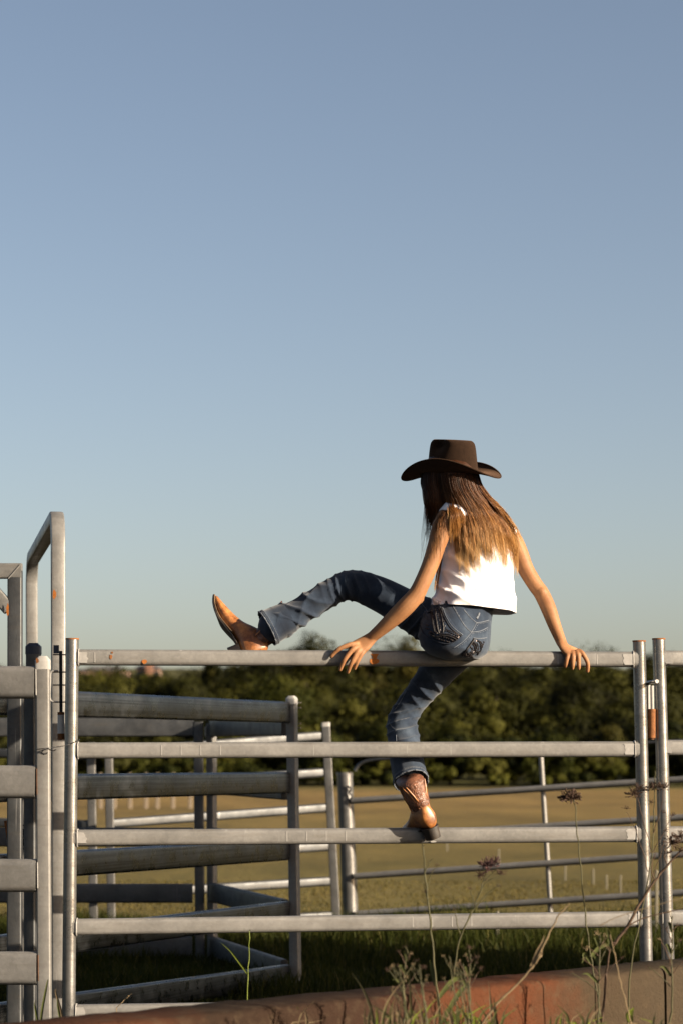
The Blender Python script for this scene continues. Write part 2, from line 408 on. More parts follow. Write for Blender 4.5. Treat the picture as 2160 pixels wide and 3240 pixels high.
# low green undergrowth hiding the foot of the trees
VV = []; CC = []
px = -120
while px < 2300:
    k += 1; g = random.Random(k); Y = 106.5 + g.uniform(0, 2.5); s = FPX/Y; x = at(px, 2400, Y).x; hw = g.uniform(28, 60)/s; zt = g.uniform(0.7, 1.7)
    V, C = crown_arrays(hw, hw, zt*0.6, 9, 80, 0.08, 1900+k); V += np.array([x, Y, zt*0.35]); VV.append(V); CC.append(C); px += g.uniform(24, 55)
V = np.concatenate(VV); C = np.concatenate(CC)
tag(link('undergrowth', np_mesh('undergrowth', V, quads_for(V), C), M['foliage_green']), 'low green undergrowth along the far edge of the paddock', 'undergrowth', kind='stuff')

# ================================================================== houses on the far rise
plain('house_wall', (0.42, 0.28, 0.22), 0.85, 0, 0.12, 2)
plain('house_roof', (0.15, 0.14, 0.14), 0.8, 0, 0.2, 2)
plain('brick_red', (0.26, 0.13, 0.085), 0.85, 0, 0.2, 3)
plain('window_glass', (0.03, 0.035, 0.04), 0.15, 0, 0.1, 3)
def house(px, Y, w, d, eave_py, ridge_py, label, chimney):
    s = FPX/Y; c = at(px, 2400, Y); z0 = terrain(c.x, Y) - 0.5; ze = EYE + (2400-eave_py)/s; zr = EYE + (2400-ridge_py)/s
    o = thing('house', (c.x, Y, z0), label, 'house', 'houses on the far rise')
    MB().bar((c.x-w/2, Y, (z0+ze)/2), (c.x+w/2, Y, (z0+ze)/2), d, ze-z0, 0.01).build('wall', M['house_wall'], o, 30)
    e = 0.5; a = [(c.x-w/2-e, Y-d/2-e, ze), (c.x+w/2+e, Y-d/2-e, ze), (c.x+w/2+e, Y+d/2+e, ze), (c.x-w/2-e, Y+d/2+e, ze), (c.x-w/4, Y, zr), (c.x+w/4, Y, zr)]
    MB().add(a, [(0, 1, 5, 4), (2, 3, 4, 5), (0, 4, 3), (1, 2, 5), (3, 2, 1, 0)]).build('roof', M['house_roof'], o, 20)
    for k in range(3):
        x = c.x - w*0.33 + w*0.33*k
        MB().bar((x-0.7, Y-d/2-0.02, ze-1.1), (x+0.7, Y-d/2-0.02, ze-1.1), 0.08, 1.1, 0.01).build('window', M['window_glass'], o, 30)
    if chimney:
        x = c.x + chimney; MB().bar((x, Y-d/2-0.6, z0), (x, Y-d/2-0.6, zr+0.3), 1.1, 1.3, 0.02, up=(1, 0, 0)).build('chimney', M['brick_red'], o, 30)
house(330, 440, 8.8, 7, 2126, 2110, 'pink walled house with grey hip roof on the far rise', None)
house(470, 452, 4.2, 6, 2120, 2100, 'small dark roofed house with red chimney on the far rise', 0.3)

# unseen bushes added right of the pens to shade the grass behind the gate
def shade_tree(x, Y, H, rx, label, seed):
    o = thing('bush', (x, Y, 0), label, 'bush', 'unseen bushes added to shade the grass')
    V, C = crown_arrays(rx, rx, H*0.48, 95, 150, 0.08, seed); V[:, 2] += H*0.50
    link('crown', np_mesh('crown', V, quads_for(V), C), M['foliage_green'], o)
    trunk_mb(H, H*0.5, 0.04, seed, rx).build('trunk', M['bark'], None).parent = o
for k, (x, Y, H, rx, lab) in enumerate(((6.5, 7.95, 4.8, 0.85, 'unseen tall bush added beyond the right edge, nearest the gate'), (6.5, 9.3, 4.8, 0.95, 'unseen leafy bush added beyond the right edge, second from the gate'), (6.7, 10.6, 4.6, 0.95, 'unseen leafy bush added beyond the right edge, middle of the row'), (6.5, 11.5, 4.0, 0.75, 'unseen leafy bush added beyond the right edge, farthest from the gate'))):
    shade_tree(x, Y, H, rx, lab, 501 + k)
galvanised('steel_dark_plain', (0.23, 0.228, 0.224), 0.6, 0.34)
# ================================================================== steel gates and panels
def round_post(px0, py0, px1, py1, Y, dia, parent, mat='steel_round', name='post', rim=True):
    a = at(px0, py0, Y); b = at(px1, py1, Y); b = a + (b-a) * ((a.z - 0.0)/(a.z - b.z)) if b.z > 0.02 else b
    d = (b-a).normalized()
    m = MB().tube([a, a + (b-a)*0.5, b], dia/2, 20)
    o = m.build(name, M[mat], parent, 60)
    if rim: MB().tube([a - d*0.0015, a + d*0.004], dia/2 + 0.0012, 20).build('rusty_rim', M['rust'], o and parent, 60)
    return o
def square_post(px0, py0, px1, py1, Y, w, d, parent, mat='steel', name='post', yaw=0.0, cap=None, to_ground=True):
    a = at(px0, py0, Y); b = at(px1, py1, Y)
    if to_ground and b.z > 0: b = a + (b-a)*(a.z/(a.z-b.z))
    o = MB().bar(b, a, w, d, 0.006, up=(math.sin(yaw), math.cos(yaw), 0)).build(name, M[mat], parent, 35)
    if cap:
        u = (a-b).normalized(); up = (math.sin(yaw), math.cos(yaw), 0)
        m = MB(); s = u.cross(Vector(up)).normalized(); f = s.cross(u).normalized()
        rings = []
        for t, k in ((-0.030, 1.08), (0.0, 1.08), (0.003, 1.06), (0.016, 0.62), (0.017, 0.58)):
            rings.append([a + u*t + s*x*k + f*y*k for x, y in rrect(w, d, 0.007, 2)])
        m.loft(rings).build('cap', M[cap], parent, 35)
    return o
def rail(p0, p1, h, d, parent, mat='steel', r=None, name='rail'):
    return MB().bar(p0, p1, d, h, r if r else min(h, d)*0.42, seg=5).build(name, M[mat], parent, 50)
def patch(pts, Yf, parent, mat, name, t=0.0012):
    """thin flat flake standing a millimetre proud of a rail face; pts in photo pixels"""
    v = [at(x, y, Yf(x) - 0) for x, y in pts]; n = len(v)
    w = [p + Vector((0, -t, 0)) for p in v]
    return MB().add(v + w, [tuple(range(n, 2*n)), tuple(range(n-1, -1, -1))] + [(i, (i+1) % n, n+(i+1) % n, n+i) for i in range(n)]).build(name, M[mat], parent, 30)
def blob(cx, cy, rx, ry, n=12, seed=1, j=0.25):
    g = random.Random(seed); return [(cx + rx*math.cos(6.2832*k/n)*g.uniform(1-j, 1+j), cy + ry*math.sin(6.2832*k/n)*g.uniform(1-j, 1+j)) for k in range(n)]

# ---- main gate (five flat-sided oval rails between round posts)
gate = thing('steel_gate', at(1080, 3240, 9.15) * 1, 'galvanised five-rail steel gate that the person is climbing over', 'gate')
gate.location = (0.05, 9.15, 0)
round_post(228.5, 2021, 217, 3226, gate_Y(230), 0.0495, gate)
round_post(2021, 2028, 2044, 3062, gate_Y(2033), 0.0495, gate)
RAILS = ((2080.5, 2087), (2375.5, 2371), (2652, 2640), (2934.5, 2909), (3206, 3180))
RH, RD = 0.0595, 0.042
for i, (yl, yr) in enumerate(RAILS):
    xl, xr = 228 - i*2.2, 2023 + i*5
    rail(at(xl, yl, gate_Y(xl)), at(xr, yr, gate_Y(xr)), RH, RD, gate, 'steel', 0.015)
    for xe in (xl + 21.5, xr - 21.5):
        c0 = at(xe, yl + (yr-yl)*(xe-xl)/(xr-xl), gate_Y(xe)); g = random.Random(int(xe) + i)
        ring = [c0 + Vector((g.uniform(-.001, .001), a_, b_)) for a_, b_ in rrect(RD + 0.002, RH + 0.002, 0.015, 5)]
        MB().tube(ring + [ring[0]], [g.uniform(.0022, .0036) for _ in range(len(ring) + 1)], 6, False).build('weld_bead', M['weld'], gate, 60)
def face_Y(px):
    t = (px - 230)/1803.0     # a straight rail is linear in 1/Y across the picture
    return 1/((1-t)/9.0 + t/9.3) - RD/2*1.01 - 0.0004
def rail_y(i, px): a, b = RAILS[i]; return a + (b-a)*(px-230)/1793.0
for i in range(5):     # bright touched-up weld zones at the rail ends
    for x0, x1, sd in ((249 - i*2, 278 - i*3, 3), (1972 + i*5, 2001 + i*5, 5)):
        if (i == 4 and x0 > 1000) or (x0 < 1000 and i in (1, 3)): continue
        g = random.Random(sd*10 + i); n = 6; yc = rail_y(i, (x0+x1)/2)
        edge = (x1 if x0 < 1000 else x0)
        pts = [(x0 if x0 < 1000 else x1, yc - 17), (edge + g.uniform(-9, 3), yc - 17)] + [(edge + g.uniform(-5, 5), yc - 17 + 34*k/5) for k in range(1, 5)] + [(edge + g.uniform(-4, 4), yc + 17), (x0 if x0 < 1000 else x1, yc + 17)]
        if x0 > 1000: pts = pts[::-1]
        patch(pts, face_Y, gate, 'weld', 'weld_patch')
for pts, mt in (
        ([(1172, 2070), (1198, 2069), (1192, 2078), (1190, 2084), (1199, 2089), (1198, 2096), (1188, 2102), (1176, 2102), (1168, 2095), (1170, 2086), (1180, 2084), (1178, 2078)], 'rust_orange'),
        (blob(351, 2079, 5, 7, seed=4), 'rust'), (blob(355, 2065, 3, 3, seed=5), 'rust'),
        (blob(457, 2094, 8, 7, seed=6), 'rust_orange'), (blob(1370, 2664, 11, 3, seed=8), 'weld')):
    patch(pts, face_Y, gate, mt, 'rust_patch')
for k in range(16):    # short zinc drips crossing the rails
    i = k % 4; x = 300 + (k*397) % 1650; y = rail_y(i, x)
    patch([(x-1.6, y-16), (x+1.6, y-16), (x+2.2, y+15), (x-1, y+16)], face_Y, gate, 'weld', 'zinc_drip', 0.0006)
# hinge on the right post
hinge = thing('gate_hinge', at(2062, 2250, 9.3), 'rusty lift-off hinge between the two round posts at right', 'hinge')
hy = 9.30
MB().bar(at(2052, 2168, hy), at(2053, 2245, hy), 0.012, 0.010, 0.002, up=(1, 0, 0)).build('plate', M['white_paint'], hinge, 40)
MB().tube([at(2061, 2170, hy), at(2062, 2245, hy)], 0.0085, 14).build('sleeve', M['weld'], hinge, 60)
MB().tube([at(2061, 2244, hy), at(2061, 2336, hy)], 0.0145, 16).build('lower_lug', M['rust'], hinge, 60)
MB().tube([at(2061, 2335, hy), at(2061, 2341, hy)], 0.010, 12).build('pin_end', M['rust_dark'], hinge, 60)
MB().tube([at(2045, 2162, hy+0.03), at(2078, 2156, hy-0.055)], 0.0075, 14).build('cross_pin', M['steel_round'], hinge, 60)

# ---- neighbouring panel, right edge
pan = thing('yard_panel', (1.35, 9.33, 0), 'galvanised steel panel at the right edge beside the gate', 'panel')
round_post(2083, 2021, 2113, 3055, 9.32, 0.0495, pan)
for yl, yr in ((2083, 2083), (2366, 2362), (2640, 2634), (2905, 2898), (3180, 3172)):
    rail(at(2090, yl, 9.32), at(2700, yr + 8, 9.45), RH, RD, pan, 'steel', 0.015)
    g = random.Random(yl); patch([(2106, yl-17), (2124+g.uniform(-3, 6), yl-17), (2121, yl), (2126+g.uniform(-5, 5), yl+17), (2106, yl+17)], lambda x: 9.32 - RD/2 + 0.004, pan, 'weld', 'weld_patch')

# ---- left panel with broad rails, nearest
lp = thing('wide_rail_panel', (-1.3, 8.46, 0), 'near left panel of broad rounded rails welded to a square capped post', 'panel')
square_post(136, 2092, 141, 3228, 8.46, 0.047, 0.047, lp, 'steel', cap='cap_plastic')
for yc in (2160, 2475, 2771.5, 3065):
    rail(at(-330, yc - 2, 8.50), at(111 + (yc-2160)*0.008, yc, 8.455), 0.114, 0.046, lp, 'steel', 0.022)
    MB().tube([at(113 + (yc-2160)*0.008, yc - 42, 8.452-0.018), at(114+(yc-2160)*0.008, yc + 40, 8.452-0.018)], 0.0022, 8).build('weld_bead', M['rust_dark' if yc in (2475, 3065) else 'weld'], lp, 60)
patch(blob(118, 2090, 5, 8, seed=11), lambda x: 8.46 - 0.047*0.54 - 0.001, lp, 'rust', 'rust_patch')

# ---- arch over the alley: near leg, receding top, far leg
arch = thing('steel_arch', (-1.12, 10.4, 0), 'tall bent steel arch rising behind the square capped post', 'arch')
An = at(185, 1627, 9.5); Af = at(101, 1772, 11.6)
An0 = Vector((at(189, 3230, 9.5).x, 9.5, 0)); Af0 = Vector((at(107, 3100, 11.6).x, 11.6, 0))
def lerp(a, b, t): return a + (b-a)*t
bend = 0.16
path = [An0, lerp(An0, An, 0.5), An - Vector((0, 0, bend))]
tdir = (Af-An).normalized()
for k in range(1, 7):
    a = k/6*math.pi/2; path.append(An + Vector((0, 0, -bend)) + Vector((0, 0, bend))*math.sin(a) + tdir*bend*(1-math.cos(a)))
path.append(lerp(An, Af, 0.5)); path.append(Af - tdir*0.12)
for k in range(1, 7):
    a = k/6*math.pi/2; path.append(Af - tdir*0.12 + tdir*0.12*math.sin(a) - Vector((0, 0, 0.12))*(1-math.cos(a)))
path += [lerp(Af0, Af, 0.5), Af0]
rings = []
sx = Vector((tdir.y, -tdir.x, 0)).normalized()
for i, p in enumerate(path):
    t = (path[min(i+1, len(path)-1)] - path[max(i-1, 0)]).normalized(); u = t.cross(sx).normalized()
    rings.append([p + sx*a + u*b for a, b in rrect(0.055, 0.055, 0.007, 2)])
MB().loft(rings).build('bow', M['steel'], arch, 35)
patch(blob(172, 1881, 6, 14, seed=12), lambda x: 9.5 - 0.0275 - 0.02, arch, 'rust_orange', 'rust_patch')

# ---- far-left tall frame
tf = thing('tall_frame', (-1.5, 9.9, 0), 'tall mitred steel frame cut off by the left edge', 'frame')
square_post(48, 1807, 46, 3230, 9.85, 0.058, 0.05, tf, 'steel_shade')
rail(at(-330, 1807, 9.85), at(69, 1807, 9.85), 0.062, 0.052, tf, 'steel', 0.007, 'top_rail')
m = MB(); m.bar(at(-40, 1850, 9.85), at(30, 1928, 9.85), 0.05, 0.055, 0.007); m.build('brace', M['steel'], tf, 35)
patch(blob(24, 1932, 4, 20, seed=13), lambda x: 9.815, tf, 'rust_orange', 'rust_patch')
patch([(66, 1784), (69, 1784), (28, 1831), (25, 1831)], lambda x: 9.82, tf, 'weld', 'mitre_weld')
# ---- dark capped post behind, and pale post, chain
dp = thing('capped_post', at(106, 3200, 10.1), 'square post with dark blue cap in the shade of the arch', 'post'); dp.location.z = 0
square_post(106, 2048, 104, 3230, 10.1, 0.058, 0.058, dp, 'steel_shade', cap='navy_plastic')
pp = thing('slim_post', at(79, 3200, 10.3), 'pale slim post between the two dark posts at the left edge', 'post'); pp.location.z = 0
square_post(79, 2180, 82, 3200, 10.3, 0.03, 0.04, pp, 'steel')
MB().bar(at(20, 2597, 10.25), at(40, 2720, 10.25), 0.02, 0.02, 0.004, up=(1, 0, 0)).build('rusty_lug', M['rust'], pp, 40)
ch = thing('chain', at(92, 2650, 10.0), 'short dark chain looped round the capped post', 'chain')
for k in range(11):
    a = k/10*math.pi*1.25 - 0.5; c = at(99 - 26*math.cos(a) + 8*math.sin(k), 2640 + 44*math.sin(a), 10.02)
    ax = Vector((math.cos(k*1.7), 0.3*math.sin(k), math.sin(k*1.7))).normalized(); bx = ax.cross(Vector((0, 1, 0.3 if k % 2 else -0.3))).normalized()
    m = MB(); pts = [c + ax*0.016*math.cos(6.2832*j/10) + bx*0.009*math.sin(6.2832*j/10) for j in range(11)]; m.tube(pts, 0.0035, 6, False).build('chain_link', M['black_metal'], ch, 60)

# ---- latch between capped post and gate post
la = thing('slide_latch', at(182, 2220, 9.05), 'dark slide latch with rusty white sleeve beside the left gate post', 'latch')
ly = 9.03
for y in (2072, 2127, 2168, 2222):
    MB().bar(at(168, y, ly), at(207, y, ly), 0.012, 0.0045, 0.001).build('keeper_plate', M['black_metal'], la, 35)
MB().tube([at(192, 2060, ly), at(193, 2262, ly)], 0.0062, 12).build('bolt_rod', M['black_metal'], la, 60)
MB().bar(at(178, 2042, ly+0.01), at(178, 2068, ly+0.01), 0.016, 0.02, 0.003, up=(1, 0, 0)).build('knob', M['navy_plastic'], la, 40)
MB().tube([at(x, y, ly-0.02) for x, y in catmull([(184, 2123), (166, 2124), (160, 2131), (159, 2160), (158, 2205), (163, 2219), (184, 2222)], 4)], 0.0035, 8).build('hook', M['weld'], la, 60)
MB().tube([at(193, 2254, ly), at(193, 2341, ly)], 0.0128, 16).build('sleeve', M['white_paint'], la, 60)
for y0, y1 in ((2254, 2262), (2322, 2341)):
    MB().tube([at(193, y0-0.5, ly), at(193, y1+0.5, ly)], 0.0132, 16).build('rusty_collar', M['rust'], la, 60)
tw = thing('tie_wire', at(180, 2365, 8.7), 'twisted tie wire wrapped between the left posts', 'wire')
MB().tube([at(x, y, Y) for x, y, Y in catmull([(112, 2374, 8.5), (116, 2372, 8.43), (150, 2368, 8.42), (165, 2366, 8.6), (205, 2360, 8.93), (246, 2345, 8.96), (252, 2340, 9.0)], 6)], 0.0016, 6).build('strand', M['black_metal'], tw, 60)
MB().tube([at(x, y, Y) for x, y, Y in catmull([(150, 2368, 8.42), (158, 2373, 8.42), (170, 2376, 8.42), (176, 2372, 8.42)], 5)], 0.0022, 6).build('strand', M['black_metal'], tw, 60)
MB().tube([at(x, y, Y) for x, y, Y in catmull([(150, 2372, 8.42), (138, 2374, 8.41), (132, 2382, 8.41), (140, 2389, 8.41)], 5)], 0.0022, 6).build('loose_end', M['black_metal'], tw, 60)

# ---- inner panels G, H, I (broad rails) around the small pen
def gz(z_from_eye): return EYE + z_from_eye
G0 = Vector((-1.52, 10.0, 0)); G1 = Vector((-0.292, 13.3, 0))
Gz = (0.238, -0.126, -0.475, -0.82, -1.125)
slope = (-0.02)
pg = thing('pen_panel', G1, 'nearest inner pen panel of broad dull rails ending at a capped post', 'panel')
gd = (G1-G0).normalized(); yaw = math.atan2(gd.x, gd.y)
for i, z in enumerate(Gz):
    e0, e1 = z + (0.0, 0.0, 0.02, 0.03, 0.06)[i], z + (0.012, -0.006, -0.02, -0.01, -0.045)[i]
    rail(Vector((G0.x, G0.y, gz(e0))), Vector((G1.x-0.02*gd.x, G1.y-0.02*gd.y, gz(e1))), 0.115, 0.042, pg, 'steel_dark', 0.011)
square_post(923, 2212, 937, 3172, 13.3, 0.052, 0.052, pg, 'steel', yaw=yaw, cap='cap_plastic')
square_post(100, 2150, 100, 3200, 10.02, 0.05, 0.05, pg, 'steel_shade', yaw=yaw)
for y in (2224, 2240, 2290, 2304): MB().tube([at(945, y, 13.28), at(952, y, 13.25)], 0.004, 6).build('bolt', M['steel_round'], pg, 60)
ph = thing('pen_panel', at(620, 3100, 14.9), 'shaded back pen panel running left from the paired posts', 'panel'); ph.location.z = 0
for z in (0.19, -0.16, -0.48, -0.82, -1.14):
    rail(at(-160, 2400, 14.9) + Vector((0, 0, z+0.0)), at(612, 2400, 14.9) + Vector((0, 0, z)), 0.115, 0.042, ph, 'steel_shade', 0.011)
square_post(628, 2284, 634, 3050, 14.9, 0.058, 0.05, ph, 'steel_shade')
pi_ = thing('pen_panel', at(668, 3100, 14.9), 'foreshortened pen panel between paired posts and the capped post', 'panel'); pi_.location.z = 0
I0 = at(672, 2400, 14.95); I1 = at(902, 2400, 13.36)
for z in (0.19, -0.16, -0.48, -0.815, -1.14):
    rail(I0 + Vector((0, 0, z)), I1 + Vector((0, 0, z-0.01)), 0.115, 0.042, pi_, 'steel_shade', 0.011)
square_post(669, 2290, 673, 3060, 14.95, 0.05, 0.05, pi_, 'steel', yaw=0.5)
MB().tube([at(651, 2300, 14.88), at(652, 2330, 14.88)], 0.01, 8).build('hinge_pin', M['steel_round'], pi_, 60)
# ---- far small-rail panel J with leaning end post, and its left pair of posts
pj = thing('far_panel', at(1060, 3000, 17.2), 'far slim-rail panel with a leaning end post by the thick round post', 'panel'); pj.location.z = 0
for (xa, ya), (xb, yb) in (((345, 2383), (1014, 2329)), ((345, 2492), (1022, 2445)), ((345, 2607), (1032, 2557)), ((345, 2722), (1040, 2679)), ((345, 2832), (1046, 2789)), ((345, 2940), (1052, 2899))):
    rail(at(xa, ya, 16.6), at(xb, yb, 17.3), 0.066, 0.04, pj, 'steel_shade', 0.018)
a = at(1031, 2300, 17.3); b = at(1068, 2990, 17.3)
MB().bar(b, a, 0.060, 0.05, 0.006, up=(0, 1, 0)).build('post', M['steel_dark_plain'], pj, 35)
MB().bar(a, a + (a-b).normalized()*0.03, 0.064, 0.054, 0.012, up=(0, 1, 0)).build('cap', M['cap_plastic'], pj, 40)
square_post(344, 2350, 354, 2960, 16.55, 0.055, 0.05, pj, 'steel_dark_plain')
pk = thing('far_panel', at(285, 3000, 16.7), 'far slim-rail panel ending left of the paired pale posts', 'panel'); pk.location.z = 0
square_post(288, 2350, 297, 2960, 16.7, 0.058, 0.05, pk, 'steel_dark_plain')
for y in (2392, 2500, 2611, 2725, 2838): rail(at(-250, y-14, 17.0), at(277 + (y-2390)*0.012, y, 16.7), 0.066, 0.04, pk, 'steel_shade', 0.018)

# ---- pipe gate on a thick round post
pl = thing('pipe_gate', at(1500, 3000, 17.2), 'thin-pipe field gate hung from the thick round post in mid ground', 'gate'); pl.location.z = 0
def Lp(x, y): return at(x, y, 17.6 - (x-1100)/1000*0.7)
PIPES = (((1112, 2535), (2700, 2432)), ((1118, 2655), (2700, 2552)), ((1122, 2774), (2700, 2668)), ((1126, 2893), (2700, 2790)), ((1132, 2962), (2700, 2900)))
for a, b in PIPES:
    MB().tube([Lp(*a), lerp(Lp(*a), Lp(*b), 0.5), Lp(*b)], 0.0235, 14).build('pipe_rail', M['steel'], pl, 60)
MB().tube([Lp(x, y) for x, y in catmull([(1122, 2440), (1128, 2428), (1140, 2416), (1168, 2407), (1230, 2401), (1500, 2385), (1900, 2360), (2700, 2312)], 4)], 0.0120, 12).build('top_pipe', M['steel_shade'], pl, 60)
MB().tube([Lp(x, y) for x, y in ((1709, 2375), (1718, 2520), (1732, 2740), (1745, 2968))], 0.0180, 12).build('upright', M['steel'], pl, 60)
tp = thing('round_post', Lp(1100, 2980), 'thick round steel post with flat cap carrying the pipe gate', 'post'); tp.location.z = 0
a = at(1090, 2450, 17.65); b = at(1112, 3000, 17.65); b = a + (b-a)*(a.z/(a.z-b.z))
MB().tube([a, lerp(a, b, 0.5), b], 0.056, 20).build('shaft', M['steel_dark_plain'], tp, 60)
MB().tube([a + Vector((0, 0, 0.012)), a + Vector((0, 0, -0.012))], 0.060, 20).build('cap', M['steel_dark_plain'], tp, 60)
MB().tube([at(x, y, 17.58) for x, y in catmull([(1096, 2488), (1108, 2495), (1104, 2510), (1112, 2520), (1106, 2534)], 4)], 0.008, 6).build('wire_tie', M['black_metal'], tp, 60)
# ---- pegs and far paddock fence
plain('peg_paint', (0.20, 0.18, 0.13), 0.7, 0, 0.15)
def peg(px, y0, y1, w, label, group):
    Y = min(1.25*FPX/max(y1-2400, 60), 60); a = at(px, y1, Y); b = at(px, y0, Y); a.z = 0
    o = thing('white_peg', a, label, 'peg', group)
    MB().bar(a - Vector((0, 0, 0.05)), b, w/FPX*Y, 0.02, 0.003, up=(0, 1, 0)).build('stake', M['peg_paint'], o, 35)
    MB().ball(b, w/FPX*Y*0.62, 8, 5).build('top', M['peg_paint'], o, 60)
for px, y0, y1, lab in ((1413, 2655, 2690, 'small white peg in the paddock just right of the standing boot'), (1577, 2690, 2735, 'small white peg in the paddock left of the pipe gate upright'),
        (1787, 2740, 2782, 'leftmost small white peg right of the pipe gate upright'), (1876, 2752, 2794, 'second small white peg right of the pipe gate upright'),
        (1918, 2772, 2808, 'third small white peg right of the pipe gate upright'), (1962, 2772, 2820, 'small white peg nearest the round gate post at right')):
    peg(px, y0, y1, 5, lab, 'white pegs in the paddock')
for px, lab in ((1573, 'white stake at the grass edge below the fourth rail, left of the upright'), (1791, 'white stake at the grass edge below the fourth rail, right of the upright'), (2076, 'tall white stake seen between the two round posts')):
    peg(px, 2890 if px < 2000 else 2760, 2985, 10, lab, 'white stakes at the grass edge')
for k, px in enumerate((285, 318, 362, 412, 462, 498, 548, 602)):
    Y = 61.0; a = at(px, 2557, Y); a.z = 0
    o = thing('fence_post', a, 'short weathered post of the far paddock fence, %s from the left' % ('first second third fourth fifth sixth seventh eighth'.split()[k]), 'fence post', 'posts of the far paddock fence')
    MB().bar(a, a + Vector((random.uniform(-.03, .03), 0, 0.85)), 0.09, 0.09, 0.012, up=(0, 1, 0)).build('shaft', M['bark_pale'], o, 35)
    MB().bar(a + Vector((0, 0, 0.85)), a + Vector((0, 0, 0.88)), 0.07, 0.07, 0.012, up=(0, 1, 0)).build('top', M['bark_pale'], o, 35)

# ---- long terracotta concrete trough edge in front
def trough_material():
    t = NT('terracotta_concrete'); v = t.coord()
    sep = t.n('ShaderNodeSeparateXYZ'); t.l(v, sep.inputs[0])
    wob = t.n('ShaderNodeMath', operation='MULTIPLY_ADD'); t.l(t.noise(v, 5, 5, 0.65), wob.inputs[0]); wob.inputs[1].default_value = 0.5; t.l(sep.outputs[0], wob.inputs[2])
    c = t.ramp(wob.outputs[0], ((0.0, (0.10, 0.040, 0.020)), (0.22, (0.085, 0.036, 0.020)), (0.30, (0.040, 0.026, 0.018)), (0.50, (0.050, 0.028, 0.019)), (0.58, (0.110, 0.042, 0.021)), (0.71, (0.120, 0.046, 0.023)), (0.79, (0.070, 0.050, 0.032)), (1.0, (0.078, 0.062, 0.043))))
    t.t.nodes.remove(wob) if False else None
    mr = t.n('ShaderNodeMapRange'); mr.inputs[1].default_value = -0.75; mr.inputs[2].default_value = 1.55; t.l(wob.outputs[0], mr.inputs[0])
    rampn = c.node; t.l(mr.outputs[0], rampn.inputs[0])
    c = t.mix(t.ramp(t.noise(v, 22, 6, 0.7), ((0.5, 0), (0.75, 0.7))), c, (0.11, 0.08, 0.05))
    t.set(c, 0.95, 0, 0.05, k=0.55); t.bump(t.noise(v, 45, 7, 0.75), 1.0, 0.012); M['terracotta_concrete'] = t.m
trough_material()
T0 = at(-420, 3285, 5.75); T1 = at(2098, 3047, 7.9); T0.z = T1.z = 0.575
T1 = T0 + (T1-T0)
dirT = (T1-T0).normalized(); nT = Vector((dirT.y, -dirT.x, 0))
tr = thing('concrete_beam', (T0+T1)/2, 'long weathered terracotta and grey concrete beam across the bottom', 'beam'); tr.location.z = 0
def beam(a, b, name):
    m = MB(); N = 90; rings = []
    for k in range(N+1):
        p = lerp(a, b, k/N); g = noise.noise((k*0.55, 1.3, a.x))*0.004 + noise.noise((k*1.7, 4.3, a.x))*0.002
        rings.append([p - nT*(x) + Vector((0, 0, y + g*(1 if y > -0.3 else 0))) for x, y in ((-0.0, -0.62), (-0.002, -0.10), (-0.001, -0.022), (0.004, -0.009), (0.014, -0.002), (0.03, 0.001), (0.19, 0.003), (0.208, -0.008), (0.215, -0.62))])
    return m.loft(rings).build(name, M['terracotta_concrete'], tr, 50)
beam(T0, T1, 'beam_length'); beam(T1 + dirT*0.012, T1 + dirT*1.6, 'beam_length')
# ================================================================== the person
def skin_material():
    t = NT('skin'); v = t.coord()
    c = t.ramp(t.noise(v, 16, 7, 0.65), ((0.3, (0.33, 0.145, 0.060)), (0.7, (0.47, 0.235, 0.105))))
    t.set(c, 0.6, 0, 0.25); t.b.inputs['Subsurface Weight'].default_value = 0.12; t.b.inputs['Subsurface Radius'].default_value = (0.012, 0.005, 0.003)
    t.bump(t.noise(v, 160, 5, 0.7), 0.3, 0.0015); M['skin'] = t.m
skin_material()
def denim_material():
    t = NT('denim'); v = t.coord()
    fade = t.noise(v, 7, 5, 0.6)
    c = t.ramp(fade, ((0.32, (0.008, 0.015, 0.032)), (0.50, (0.020, 0.035, 0.063)), (0.75, (0.080, 0.110, 0.155))))
    w = t.n('ShaderNodeTexNoise'); w.inputs['Scale'].default_value = 1; t.l(t.coord((900, 900, 120)), w.inputs['Vector']); w.inputs['Detail'].default_value = 2
    c = t.mix(0.55, c, t.ramp(w.outputs['Fac'], ((0.3, 0.55), (0.7, 1.35))), 'MULTIPLY')
    t.set(c, 0.85, 0, 0.15); t.b.inputs['Sheen Weight'].default_value = 0.15
    t.bump(w.outputs['Fac'], 0.2, 0.0008); M['denim'] = t.m
denim_material()
plain('thread', (0.17, 0.19, 0.225), 0.8, 0, 0.3, 300)
plain('denim_dark', (0.018, 0.026, 0.045), 0.9, 0, 0.3, 80)
plain('sequin', (0.10, 0.085, 0.085), 0.25, 0.7, 0.8, 260)
plain('embroidery', (0.014, 0.012, 0.014), 0.55, 0.1, 0.4, 200)
def shirt_material():
    t = NT('white_cotton'); v = t.coord()
    c = t.ramp(t.noise(v, 10, 4), ((0.3, (0.58, 0.56, 0.58)), (0.7, (0.66, 0.64, 0.66))))
    t.set(c, 0.85, 0, 0.2, k=0.95); t.b.inputs['Sheen Weight'].default_value = 0.05
    t.bump(t.noise(v, 320, 2), 0.15, 0.0006); M['white_cotton'] = t.m
shirt_material()
def felt_material():
    t = NT('brown_felt'); v = t.coord()
    c = t.ramp(t.noise(v, 60, 6, 0.7), ((0.3, (0.017, 0.0092, 0.0055)), (0.7, (0.031, 0.017, 0.010))))
    t.set(c, 0.95, 0, 0.08); t.b.inputs['Sheen Weight'].default_value = 0.2; t.b.inputs['Sheen Tint'].default_value = (0.5, 0.3, 0.2, 1)
    t.bump(t.noise(v, 420, 4), 0.3, 0.001); M['brown_felt'] = t.m
felt_material()
